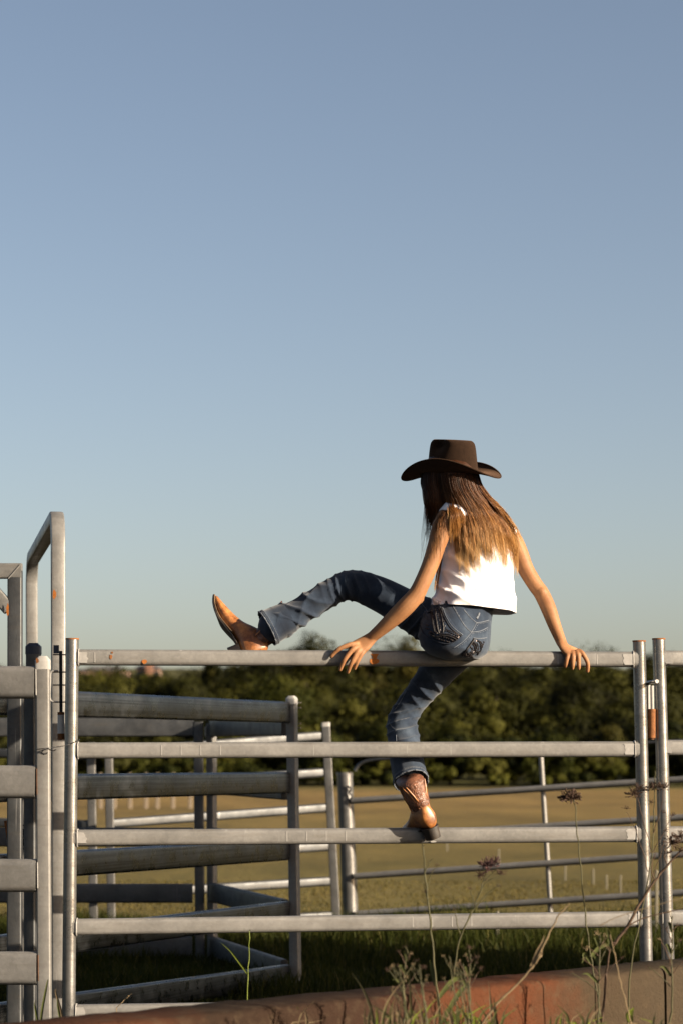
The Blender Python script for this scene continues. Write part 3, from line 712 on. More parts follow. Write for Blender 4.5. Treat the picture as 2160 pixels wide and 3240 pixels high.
def leather(name, a, b, rough, tool=0.0):
    t = NT(name); v = t.coord()
    n1 = t.noise(v, 18, 6, 0.72); c = t.ramp(n1, ((0.38, tuple(k*0.5 for k in a)), (0.47, a), (0.62, b)))
    if tool:
        x = t.n('ShaderNodeTexVoronoi', feature='DISTANCE_TO_EDGE'); x.inputs['Scale'].default_value = 110; t.l(t.coord((1, 1, 0.55)), x.inputs['Vector'])
        w = t.n('ShaderNodeTexWave'); w.inputs['Scale'].default_value = 26; w.inputs['Distortion'].default_value = 16; w.inputs['Detail'].default_value = 1; w.inputs['Detail Scale'].default_value = 2.5; t.l(v, w.inputs['Vector'])
        h = t.mix(0.5, x.outputs['Distance'], w.outputs['Fac'], 'ADD')
        c = t.mix(t.ramp(h, ((0.1, 0.75), (0.45, 0.0))), c, tuple(k*0.25 for k in a)); t.bump(h, tool, 0.004)
    else: t.bump(t.noise(v, 90, 4), 0.15, 0.002)
    t.set(c, rough, 0, 0.5); M[name] = t.m
leather('tan_leather', (0.30, 0.105, 0.026), (0.56, 0.24, 0.068), 0.42)
leather('tooled_leather', (0.20, 0.075, 0.036), (0.33, 0.14, 0.075), 0.42, 0.5)
leather('sole_leather', (0.022, 0.015, 0.010), (0.055, 0.036, 0.022), 0.55)
leather('welt_leather', (0.20, 0.12, 0.06), (0.32, 0.2, 0.1), 0.6)
leather('belt_leather', (0.012, 0.010, 0.010), (0.03, 0.022, 0.02), 0.5)

person = thing('person', (P(1450, 2085).x, 9.2, P(1450, 2085).z), 'person in brown hat, white top, jeans and tan boots climbing over the gate, back turned', 'person')
PO = Vector(person.location)
uT = Vector((0.81, 0.59, 0)); fT = Vector((-0.59, 0.81, 0))       # torso: right-hand side, front
uP = Vector((0.72, 0.69, 0)); fP = Vector((-0.69, 0.72, 0))       # pelvis
fH = Vector((-0.86, 0.50, -0.06)).normalized(); lH = Vector((-0.50, -0.86, 0)); zH = fH.cross(lH).normalized()   # head: facing, her left, up
if zH.z < 0: zH = -zH
def chain(mb, ctrl, n=14, k=5, ref=None):
    """ctrl rows (px, py, dy, r) or (px, py, dy, ra, rb)"""
    c = catmull(ctrl, k); pts = [P(r[0], r[1], r[2]) for r in c]
    rad = [(float(r[3]), float(r[4])) if len(r) > 4 else float(r[3]) for r in c]
    # rounded ends
    mb.tube(pts, rad, n, True, ref)
    for p, r in ((pts[0], rad[0]), (pts[-1], rad[-1])):
        if not isinstance(r, tuple): mb.ball(p, r*0.985, 12, 8)
def oval_ring(c, a, b, u, f, n=36, power=2.3):
    out = []
    for k in range(n):
        t = 2*math.pi*k/n; ct, st = math.cos(t), math.sin(t)
        out.append(c + u*(a*math.copysign(abs(ct)**(2/power), ct)) + f*(b*math.copysign(abs(st)**(2/power), st)))
    return out

def slope_ring(ring, c, y):
    k = min(1.0, max(0.0, (1730 - y)/90.0)) * min(1.0, max(0.0, (y - 1585)/40.0))
    return [v - Vector((0, 0, (v-c).dot(uT)*0.30*k)) for v in ring]
# ---------------------------------------------------------------- body: one continuous skin
b = MB()
tors = catmull([(1455, 1960, -0.03, .120, .09), (1475, 1880, -0.01, .115, .085), (1505, 1780, 0.0, .125, .092), (1517, 1690, 0.01, .140, .095), (1515, 1640, 0.015, .135, .075), (1500, 1612, 0.015, .085, .06), (1480, 1592, 0.01, .055, .052)], 4)
b.loft([slope_ring(oval_ring(P(r[0], r[1], r[2]), r[3], r[4], uT, fT, 24), P(r[0], r[1], r[2]), r[1]) for r in tors])
chain(b, [(1500, 1625, 0.015, .05), (1470, 1590, 0.01, .047), (1440, 1555, 0.0, .046), (1425, 1520, 0, .05)])
HC = P(1420, 1498, 0.0)
b.ball(HC + zH*0.01 - fH*0.008, (0.094, 0.073, 0.098), 20, 14, (fH, lH, zH))
b.ball(HC + fH*0.028 - zH*0.055, (0.058, 0.052, 0.062), 16, 12, (fH, lH, zH))
b.ball(HC + fH*0.062 - zH*0.095, (0.022, 0.024, 0.018), 12, 8, (fH, lH, zH))
b.tube([HC + fH*0.088 + zH*0.0, HC + fH*0.104 - zH*0.028, HC + fH*0.092 - zH*0.040], [0.007, 0.011, 0.009], 8)
b.tube([HC + fH*0.080 - zH*0.064 + lH*0.02, HC + fH*0.090 - zH*0.064, HC + fH*0.080 - zH*0.064 - lH*0.02], [0.004, 0.008, 0.004], 8)
for s in (-1, 1):
    b.ball(HC + lH*0.072*s - fH*0.005 - zH*0.015, (0.018, 0.008, 0.030), 10, 8, (fH, lH, zH))
# arms
chain(b, [(1465, 1640, -0.05, .048), (1424, 1640, -0.095, .047), (1400, 1668, -0.11, .0415), (1382, 1720, -0.12, .0355), (1362, 1782, -0.125, .0325), (1336, 1842, -0.13, .0310), (1314, 1884, -0.13, .0325), (1280, 1922, -0.125, .0345), (1236, 1964, -0.11, .0300), (1200, 1996, -0.095, .0245), (1174, 2018, -0.082, .0215)], 16)
chain(b, [(1565, 1670, 0.06, .046), (1600, 1690, 0.105, .043), (1624, 1716, 0.122, .0385), (1643, 1752, 0.125, .0345), (1662, 1800, 0.125, .0320), (1692, 1850, 0.12, .0305), (1712, 1878, 0.115, .0305), (1734, 1925, 0.10, .0300), (1753, 1978, 0.08, .0255), (1770, 2020, 0.062, .0215), (1777, 2036, 0.055, .0205)], 16)
b.ball(P(1320, 1892, -0.122), 0.0255, 12, 8); b.ball(P(1713, 1874, 0.104), 0.0235, 12, 8)
def finger(pts, r0, r1):
    c = catmull([(x, y, d, r0 + (r1-r0)*i/(len(pts)-1)) for i, (x, y, d) in enumerate(pts)], 4)
    p = [P(q[0], q[1], q[2]) for q in c]; r = [float(q[3]) for q in c]
    b.tube(p, r, 10); b.ball(p[-1], r[-1]*0.98, 10, 7); b.ball(p[0], r[0], 10, 7)
# left hand: back of the hand and fingers hung over the front of the rail (rail face at dy -0.075)
def palm(rows):
    c = catmull(rows, 5)
    b.loft([oval_ring(P(r[0], r[1], r[2]), r[3], r[4], Vector((r[5], r[6], r[7])).normalized(), Vector((r[8], r[9], r[10])).normalized(), 18, 2.4) for r in c])
palm([(1180, 2013, -0.083, .021, .018, .7, -.2, -.7, .2, -.9, .3), (1160, 2030, -0.085, .028, .017, .72, -.3, -.66, .3, -.85, .45), (1142, 2043, -0.090, .034, .015, .75, -.35, -.6, .3, -.8, .55), (1124, 2053, -0.097, .033, .013, .77, -.3, -.55, .3, -.8, .55), (1117, 2058, -0.100, .026, .010, .77, -.3, -.55, .3, -.8, .55)])
finger([(1128, 2038, -0.098), (1108, 2040, -0.106), (1076, 2052, -0.110), (1060, 2064, -0.106), (1048, 2077, -0.102)], .0105, .0078)
finger([(1134, 2048, -0.100), (1116, 2054, -0.112), (1092, 2084, -0.116), (1083, 2102, -0.111), (1076, 2119, -0.103)], .0108, .0078)
finger([(1142, 2055, -0.100), (1131, 2062, -0.113), (1115, 2090, -0.117), (1106, 2110, -0.111), (1100, 2127, -0.102)], .0105, .0076)
finger([(1152, 2060, -0.098), (1144, 2069, -0.108), (1132, 2091, -0.111), (1126, 2104, -0.107), (1121, 2116, -0.101)], .0092, .0070)
finger([(1158, 2032, -0.072), (1140, 2046, -0.052), (1120, 2052, -0.030), (1104, 2060, -0.024)], .0115, .0085)     # thumb, over the top to the far side
# right hand (rail face at dy +0.039)
palm([(1776, 2030, 0.055, .021, .018, .9, .1, -.35, .3, -.9, .2), (1785, 2046, 0.042, .029, .017, .9, .15, -.35, .3, -.85, .4), (1796, 2060, 0.030, .034, .015, .92, .2, -.25, .2, -.8, .55), (1808, 2072, 0.020, .035, .013, .94, .15, -.18, .2, -.8, .55), (1812, 2077, 0.017, .029, .010, .94, .15, -.18, .2, -.8, .55)])
finger([(1798, 2068, 0.018), (1794, 2082, 0.008), (1790, 2100, 0.009), (1788, 2110, 0.016)], .0095, .0072)
finger([(1812, 2066, 0.017), (1812, 2081, 0.005), (1811, 2103, 0.006), (1810, 2115, 0.014)], .0102, .0076)
finger([(1824, 2063, 0.018), (1829, 2077, 0.006), (1830, 2102, 0.007), (1830, 2115, 0.015)], .0102, .0077)
finger([(1830, 2060, 0.022), (1842, 2068, 0.012), (1856, 2092, 0.012), (1859, 2108, 0.016), (1858, 2124, 0.022)], .0102, .0076)
finger([(1792, 2046, 0.060), (1806, 2052, 0.082), (1822, 2058, 0.100), (1836, 2066, 0.104)], .0112, .0085)
body_me = remeshed(b, 'body', 0.0030, 5); shift(body_me, PO)
body = link('body', body_me, M['skin'], person)
plain('eye_white', (0.7, 0.68, 0.64), 0.2, 0, 0.05); plain('lips', (0.35, 0.12, 0.09), 0.4, 0, 0.1)
for s in (-1, 1):
    MB().ball(HC + fH*0.077 + lH*0.030*s + zH*0.006, 0.0125, 12, 8).build('eye', M['eye_white'], person, 180)
MB().tube([HC + fH*0.084 - zH*0.064 + lH*0.022, HC + fH*0.0965 - zH*0.063, HC + fH*0.084 - zH*0.064 - lH*0.022], [0.002, 0.0045, 0.002], 8).build('mouth', M['lips'], person, 180)

# ---------------------------------------------------------------- jeans
def wrinkle(me, fn, off):
    n = len(me.vertices); co = np.empty(n*3, np.float32); me.vertices.foreach_get('co', co); co = co.reshape(-1, 3)
    no = np.empty(n*3, np.float32); me.vertex_normals.foreach_get('vector', no); no = no.reshape(-1, 3)
    d = np.array([fn(Vector(p)) for p in co], np.float32)
    co = co + no*d[:, None]; me.vertices.foreach_set('co', co.ravel()); me.update()
j = MB()
pel = catmull([(1474, 1880, -0.012, .112, .092), (1459, 1925, -0.025, .133, .103), (1440, 1975, -0.045, .150, .115), (1438, 2030, -0.055, .148, .115), (1446, 2068, -0.06, .122, .095), (1458, 2088, -0.062, .070, .055)], 4)
j.loft([oval_ring(P(r[0], r[1], r[2]), r[3], r[4], uP, fP, 32, 2.2) for r in pel])
j.ball(P(1408, 2014, -0.085), (0.080, 0.085, 0.082), 18, 12); j.ball(P(1478, 2028, -0.02), (0.070, 0.085, 0.080), 18, 12)
LEFT = [(1425, 1990, -0.01, .092), (1370, 1972, 0.02, .086), (1300, 1936, 0.045, .078), (1225, 1893, 0.06, .070), (1150, 1860, 0.07, .0635), (1102, 1853, 0.072, .0605), (1060, 1869, 0.065, .0545), (1000, 1903, 0.05, .0545), (935, 1944, 0.035, .0585), (868, 1980, 0.02, .0655)]
chain(j, LEFT, 22)
RIGHT = [(1478, 2005, 0.02, .092), (1436, 2060, 0.085, .082), (1392, 2112, 0.13, .071), (1345, 2172, 0.165, .060), (1298, 2232, 0.188, .0545), (1272, 2282, 0.190, .0600), (1274, 2325, 0.160, .0630), (1281, 2370, 0.118, .0625), (1289, 2420, 0.070, .0605), (1294, 2446, 0.044, .0600)]
chain(j, RIGHT, 22)
jeans_me = remeshed(j, 'jeans', 0.0052, 5)
kneeR = P(1272, 2282, .12); kneeL = P(1100, 1860, .02); calfL = P(960, 1930, -.01); hipL = P(1330, 1960, -.03); thighR = P(1340, 2180, .10); shinR = P(1285, 2400, .08)
def jfold(p):
    nz = noise.noise(p*9); nz2 = noise.noise(p*28 + Vector((5, 1, 2)))
    d = 0.0022*nz + 0.0010*nz2
    for c, ax, wl, amp, rad in ((kneeR, Vector((-.25, 0, .97)), .034, .0072, .085), (thighR, Vector((.75, .1, .66)), .05, .0055, .08), (kneeL, Vector((.95, 0, .30)), .034, .0060, .075),
                                (calfL, Vector((.35, 0, .94)), .058, .0062, .12), (calfL, Vector((.86, 0, -.5)), .075, .0036, .13), (hipL, Vector((.72, 0, -.70)), .036, .0065, .09), (P(1365, 1915, -.1), Vector((.93, 0, .36)), .028, .0060, .06), (P(1470, 2062, -.13), Vector((.4, 0, .92)), .04, .0030, .06), (shinR, Vector((.5, 0, .86)), .06, .0025, .07)):
        w = math.exp(-((p-c).length/rad)**2)
        if w > 0.02:
            ph = (p-c).dot(ax)/wl*2*math.pi + 2.4*noise.noise(p*11 + c*3)
            d += amp*w*(2.2*(1 - abs(math.sin(ph/2)))**1.7 - 0.8)
    return d
wrinkle(jeans_me, jfold, None)
jeans_bvh = BVHTree.FromPolygons([v.co.copy() for v in jeans_me.vertices], [tuple(p.vertices) for p in jeans_me.polygons])
shift(jeans_me, PO); jeans = link('jeans', jeans_me, M['denim'], person)
CAM = Vector((0, 0, EYE))
def project(px, py, bvh, lift):
    d = ray(px, py).normalized(); h = bvh.ray_cast(CAM, d)
    if h[0] is None: return None
    n = h[1] if h[1].dot(d) < 0 else -h[1]
    return h[0] + n*lift
def seam(pts, name, mat, r, parent, bvh=None, lift=None, k=6, dash=None, wob=0.0):
    lift = lift if lift is not None else (0.0034 if name in ('embroidery', 'pocket_edge') else 0.0006)
    bvh = bvh or jeans_bvh; c = catmull(pts, k); w = []
    for q in c:
        h = project(q[0] + (random.uniform(-wob, wob) if wob else 0), q[1] + (random.uniform(-wob, wob) if wob else 0), bvh, lift)
        if h is not None and (not w or (h-w[-1]).length < 0.05): w.append(h)
    if len(w) < 2: return
    m = MB()
    if dash:
        for i in range(0, len(w)-1, 2): m.tube([w[i], w[i+1]], r, 6)
    else: m.tube(w, r, 6)
    return m.build(name, M[mat], parent, 60)
def z4(pts): return [(1280 + x/4.9, 1840 + y/4.9) for x, y in pts]
def off(pts, dx, dy): return [(x+dx, y+dy) for x, y in pts]
# yoke, centre seam, stitching
for base in ([(910, 435), (1000, 550), (1110, 640)], [(1110, 640), (1200, 628), (1300, 600)], [(745, 390), (860, 590), (950, 720), (1030, 785)], [(1030, 785), (1160, 770), (1280, 715)], [(1110, 640), (1030, 785), (900, 930), (760, 1030)]):
    q = z4(base); seam(q, 'seam', 'thread', 0.0013, jeans); seam(off(q, 4.5, 3.5), 'stitch_row', 'thread', 0.0009, jeans, dash=True, k=10)
def pocket(tl, tr, br, bl, name='back_pocket', n=14, lift=0.0030):
    g_ = {}; m = MB(); vs_ = []; ok = True
    for i in range(n+1):
        for k in range(n+1):
            u, w = k/n, i/n; x = (tl[0]*(1-u)+tr[0]*u)*(1-w) + (bl[0]*(1-u)+br[0]*u)*w; y = (tl[1]*(1-u)+tr[1]*u)*(1-w) + (bl[1]*(1-u)+br[1]*u)*w
            edge = min(u, 1-u, w, 1-w); h = project(x, y, jeans_bvh, lift if edge > 0.001 else -0.001)
            if h is None: return None
            vs_.append(h)
    fs_ = [(i*(n+1)+k, i*(n+1)+k+1, (i+1)*(n+1)+k+1, (i+1)*(n+1)+k) for i in range(n) for k in range(n)]
    return m.add(vs_, fs_).build(name, M['denim'], jeans, 60)
pocket(*z4([(330, 500), (588, 415), (888, 832), (470, 930)])); pocket(*z4([(1052, 885), (1240, 878), (1180, 1080), (930, 1130)]))
# left pocket and its sequinned embroidery
seam(z4([(585, 415), (640, 560), (740, 710), (890, 830)]), 'pocket_edge', 'thread', 0.0014, jeans)
seam(z4([(565, 420), (610, 560), (710, 730), (870, 850)]), 'pocket_edge', 'embroidery', 0.0022, jeans)
seam(z4([(880, 835), (790, 920), (690, 960), (560, 950), (430, 900), (300, 800), (240, 660)]), 'pocket_edge', 'denim_dark', 0.0018, jeans)
for q, mt, r in (([(430, 450), (450, 560), (470, 690), (500, 810)], 'sequin', .0042), ([(470, 440), (490, 560), (510, 700), (530, 800)], 'embroidery', .0036), ([(510, 430), (530, 560), (550, 690), (545, 800)], 'sequin', .0026), ([(545, 425), (575, 580), (600, 720), (590, 790)], 'embroidery', .003),
        ([(560, 430), (600, 600), (640, 740), (740, 780), (850, 850)], 'sequin', .0022), ([(590, 760), (700, 790), (840, 865)], 'sequin', .0026), ([(540, 810), (690, 825), (830, 885)], 'sequin', .0030), ([(530, 835), (680, 850), (800, 905)], 'embroidery', .0032), ([(500, 850), (650, 880), (770, 930)], 'sequin', .0036), ([(400, 830), (540, 900), (700, 945)], 'sequin', .0036), ([(380, 800), (440, 850), (520, 870)], 'embroidery', .004),
        ([(320, 730), (380, 740)], 'sequin', .0026), ([(330, 680), (375, 690)], 'sequin', .002), ([(350, 500), (400, 480), (440, 460)], 'sequin', .0028), ([(420, 500), (440, 640), (470, 780)], 'embroidery', .005), ([(395, 780), (430, 800), (470, 820)], 'sequin', .004)):
    seam(z4(q), 'embroidery', mt, r, jeans, dash=(mt == 'sequin'), k=9, wob=0.7)
# right pocket
seam(z4([(1050, 880), (1150, 885), (1255, 872)]), 'pocket_edge', 'thread', 0.0014, jeans)
for q, mt, r in (([(1060, 900), (1000, 985), (890, 1140)], 'embroidery', .0034), ([(1075, 905), (1110, 960), (1130, 1030), (1100, 1110)], 'sequin', .003), ([(1050, 930), (1090, 980), (1095, 1050), (1050, 1130)], 'embroidery', .004), ([(1030, 960), (1065, 1010), (1060, 1070), (1010, 1140)], 'sequin', .0038), ([(1130, 920), (1180, 960), (1190, 1020)], 'sequin', .003), ([(1000, 1010), (1030, 1060), (980, 1130)], 'sequin', .0042), ([(930, 1120), (990, 1150), (1040, 1150)], 'sequin', .004), ([(1100, 910), (1160, 980), (1165, 1060), (1110, 1130)], 'embroidery', .0034), ([(1150, 1000), (1200, 980), (1210, 930)], 'sequin', .003)):
    seam(z4(q), 'embroidery', mt, r, jeans, dash=(mt == 'sequin'), k=9, wob=0.7)
seam(z4([(1150, 490), (1135, 530), (1110, 580)]), 'belt_loop', 'thread', 0.0040, jeans)
seam(z4([(250, 340), (320, 420), (355, 490)]), 'seam', 'thread', 0.0013, jeans)
def z5(pts): return [(1150 + x/3.617, 2050 + y/3.617) for x, y in pts]
def z2(pts): return [(640 + x/2.613, 1750 + y/2.613) for x, y in pts]
for q in ([(600, 230), (540, 390), (430, 600), (355, 710)], [(372, 1000), (375, 1065), (385, 1200), (395, 1330)]): seam(z5(q), 'seam', 'thread', 0.0011, jeans)
seam(z5([(305, 818), (292, 850), (320, 900), (368, 945)]), 'seam', 'thread', 0.0012, jeans)
seam(z2([(890, 318), (800, 365), (690, 425), (560, 470)]), 'seam', 'denim_dark', 0.0012, jeans)
# hems: open turned cuffs
def cuff(c0, r0, c1, r1, name='hem', flat=1.0):
    a = Vector((c1-c0)).normalized(); ref = Vector((0, 1, 0)); s = (ref - a*ref.dot(a)).normalized(); t = a.cross(s); n = 40
    def ring(c, r, ph): return [c + (s*math.cos(6.28319*k/n)*flat + t*math.sin(6.28319*k/n))*(r*(1 + 0.03*math.sin(3*6.28319*k/n + ph) + 0.012*math.sin(11*6.28319*k/n + ph))) for k in range(n)]
    L = (c1-c0); rings = [ring(c0 + L*t_, r0 + (r1-r0)*t_, 0.4) for t_ in (0, .3, .6, .8)] + [ring(c1 - a*0.016, r1, 0.4), ring(c1 - a*0.0145, r1+0.0018, 0.4), ring(c1 - a*0.002, r1+0.002, 0.4), ring(c1, r1, 0.4), ring(c1 - a*0.001, r1-0.003, 0.4), ring(c1 - a*0.05, r1-0.004, 0.4)]
    o = MB().loft(rings, False).build(name, M['denim'], jeans, 50)
    m = MB(); q = ring(c1 - a*0.013, r1 + 0.0022, 0.4)
    for k in range(0, n): m.tube([q[k]*0.85 + q[(k+1) % n]*0.15, q[k]*0.15 + q[(k+1) % n]*0.85], 0.0009, 5)
    m.build('hem_stitching', M['thread'], jeans, 60)
    q = ring(c1, r1 + 0.0005, 0.4); m = MB()
    for k in range(n): m.tube([q[k], q[(k+1) % n]], 0.0016 + 0.0009*(k % 3), 6)
    m.build('hem_edge', M['thread'], jeans, 60)
def jp(px, py, dy): return P(px, py, dy)
cuff(jp(1285, 2395, .094), .0628, jp(1301, 2474, .012), .0650)
cuff(jp(915, 1955, .031), .0615, jp(846, 1990, .015), .0700)

# ---------------------------------------------------------------- belt
def strap(c, a, bb, h, name, mat, r=0.003):
    m = MB(); rings = []
    for z, g in ((-h/2, 0), (-h/2+0.003, r), (h/2-0.003, r), (h/2, 0), (h/2, -0.004), (-h/2, -0.004)):
        rings.append(oval_ring(c + Vector((0, 0, z)), a+g, bb+g, uP, fP, 44, 2.2))
    rings.append(rings[0]); return m.loft(rings, False).build(name, M[mat], person, 40)
strap(P(1472, 1892, -0.012), .115, .095, .034, 'belt', 'belt_leather')

# ---------------------------------------------------------------- sleeveless top
SH = catmull([(1499, 1929, -0.005, .178, .122), (1500, 1905, -0.005, .174, .120), (1503, 1860, 0.0, .160, .114), (1507, 1800, 0.005, .150, .110), (1512, 1740, 0.01, .146, .108), (1517, 1690, 0.015, .148, .104), (1518, 1650, 0.018, .148, .092), (1514, 1624, 0.018, .135, .080), (1504, 1604, 0.016, .100, .066), (1490, 1590, 0.012, .062, .056)], 6)
rings = []; NS = 72
for i, r in enumerate(SH):
    ring = slope_ring(oval_ring(P(r[0], r[1], r[2]), r[3], r[4], uT, fT, NS, 2.25), P(r[0], r[1], r[2]), r[1])
    if r[1] > 1880:      # hem rises on her left side, sits lower on the right and in front
        k = (r[1]-1880)/46.0
        for q in range(NS):
            d = (ring[q] - P(r[0], r[1], r[2])); th_ = 6.28319*q/NS; ring[q] = ring[q] + Vector((d.x, d.y, 0))*(0.040*math.sin(5*th_ + 1.0) + 0.026*math.sin(9*th_))*k
            ring[q] = ring[q] + Vector((0, 0, (-d.dot(Vector((1, 0, 0)))*0.085 + d.dot(fT)*(-0.05))*k))
    rings.append(ring)
sm = MB().loft(rings, False).mesh('top', (0, 0, 0), 180)
sub = bpy.data.objects.new('t', sm); col.objects.link(sub); md = sub.modifiers.new('s', 'SUBSURF'); md.levels = 1
sm2 = bpy.data.meshes.new_from_object(sub.evaluated_get(bpy.context.evaluated_depsgraph_get())); bpy.data.objects.remove(sub)
wL = P(1420, 1870, -.12); wB = P(1460, 1800, -.12); wH = P(1520, 1915, -.1)
def sfold(p):
    d = 0.0022*noise.noise(p*8 + Vector((1, 7, 3))) + 0.0008*noise.noise(p*26)
    for c, ax, wl, amp, rad in ((wL, Vector((.45, 0, .89)), .055, .0105, .09), (wB, Vector((.75, 0, .66)), .075, .0085, .10), (P(1540, 1850, -.08), Vector((.88, 0, .47)), .085, .0075, .13), (P(1590, 1900, .0), Vector((.97, .2, -.1)), .05, .0055, .07), (P(1560, 1740, -.06), Vector((.6, 0, .8)), .08, .0050, .10), (P(1400, 1905, -.1), Vector((.95, 0, -.3)), .03, .0045, .05), (wH, Vector((1, 0, .1)), .09, .0030, .10), (P(1600, 1800, .0), Vector((1, .2, 0)), .07, .0020, .12)):
        w = math.exp(-((p-c).length/rad)**2)
        if w > 0.02: d += amp*w*(2.0*(1 - abs(math.sin((p-c).dot(ax)/wl*3.1416 + 1.2*noise.noise(p*10 + c))))**1.6 - 0.7)
    return d
wrinkle(sm2, sfold, None)
top_bvh = BVHTree.FromPolygons([v.co.copy() for v in sm2.vertices], [tuple(p.vertices) for p in sm2.polygons])
for p_ in sm2.polygons: p_.use_smooth = True
shift(sm2, PO); top = link('sleeveless_top', sm2, M['white_cotton'], person)
md = top.modifiers.new('thick', 'SOLIDIFY'); md.thickness = 0.0022; md.offset = 0
def z6(pts): return [(1270 + x/3.6465, 1540 + y/3.6465) for x, y in pts]
seam(z6([(580, 1200), (700, 1220), (900, 1262), (1100, 1290), (1285, 1285)]), 'hem_stitching', 'white_cotton', 0.0009, top, top_bvh, 0.0012, 14, dash=True)
seam(z6([(350, 1290), (600, 1375), (900, 1428), (1290, 1432)]), 'hem_edge', 'white_cotton', 0.0018, top, top_bvh, 0.0012, 8)
# cap sleeves round the arm holes
def cap(c, ax, ref, ra, rb, name):
    a = ax.normalized(); s = (ref - a*ref.dot(a)).normalized(); t = a.cross(s); n = 36; rings = []
    for w, g in ((-0.05, 0.012), (-0.02, 0.008), (0.012, 0.003), (0.016, 0.0), (0.012, -0.003), (-0.02, 0.002)):
        rings.append([c + a*w + s*(ra+g)*math.cos(6.28319*k/n) + t*(rb+g)*math.sin(6.28319*k/n) for k in range(n)])
    return MB().loft(rings, False).build(name, M['white_cotton'], top, 180)
cap(P(1428, 1646, -0.088), P(1400, 1668, -.112) - P(1440, 1634, -.08), Vector((0, 0, 1)), .058, .050, 'cap_sleeve')
cap(P(1598, 1690, 0.104), P(1626, 1722, .124) - P(1575, 1678, .075), Vector((0, 0, 1)), .046, .044, 'cap_sleeve')
strapc = P(1488, 1590, 0.012)
MB().loft([oval_ring(strapc + Vector((0, 0, z)), a_, b_, uT, fT, 36, 2.0) for z, a_, b_ in ((-.012, .064, .058), (.006, .062, .056), (.014, .058, .053), (.006, .056, .051))], False).build('collar', M['white_cotton'], top, 60)

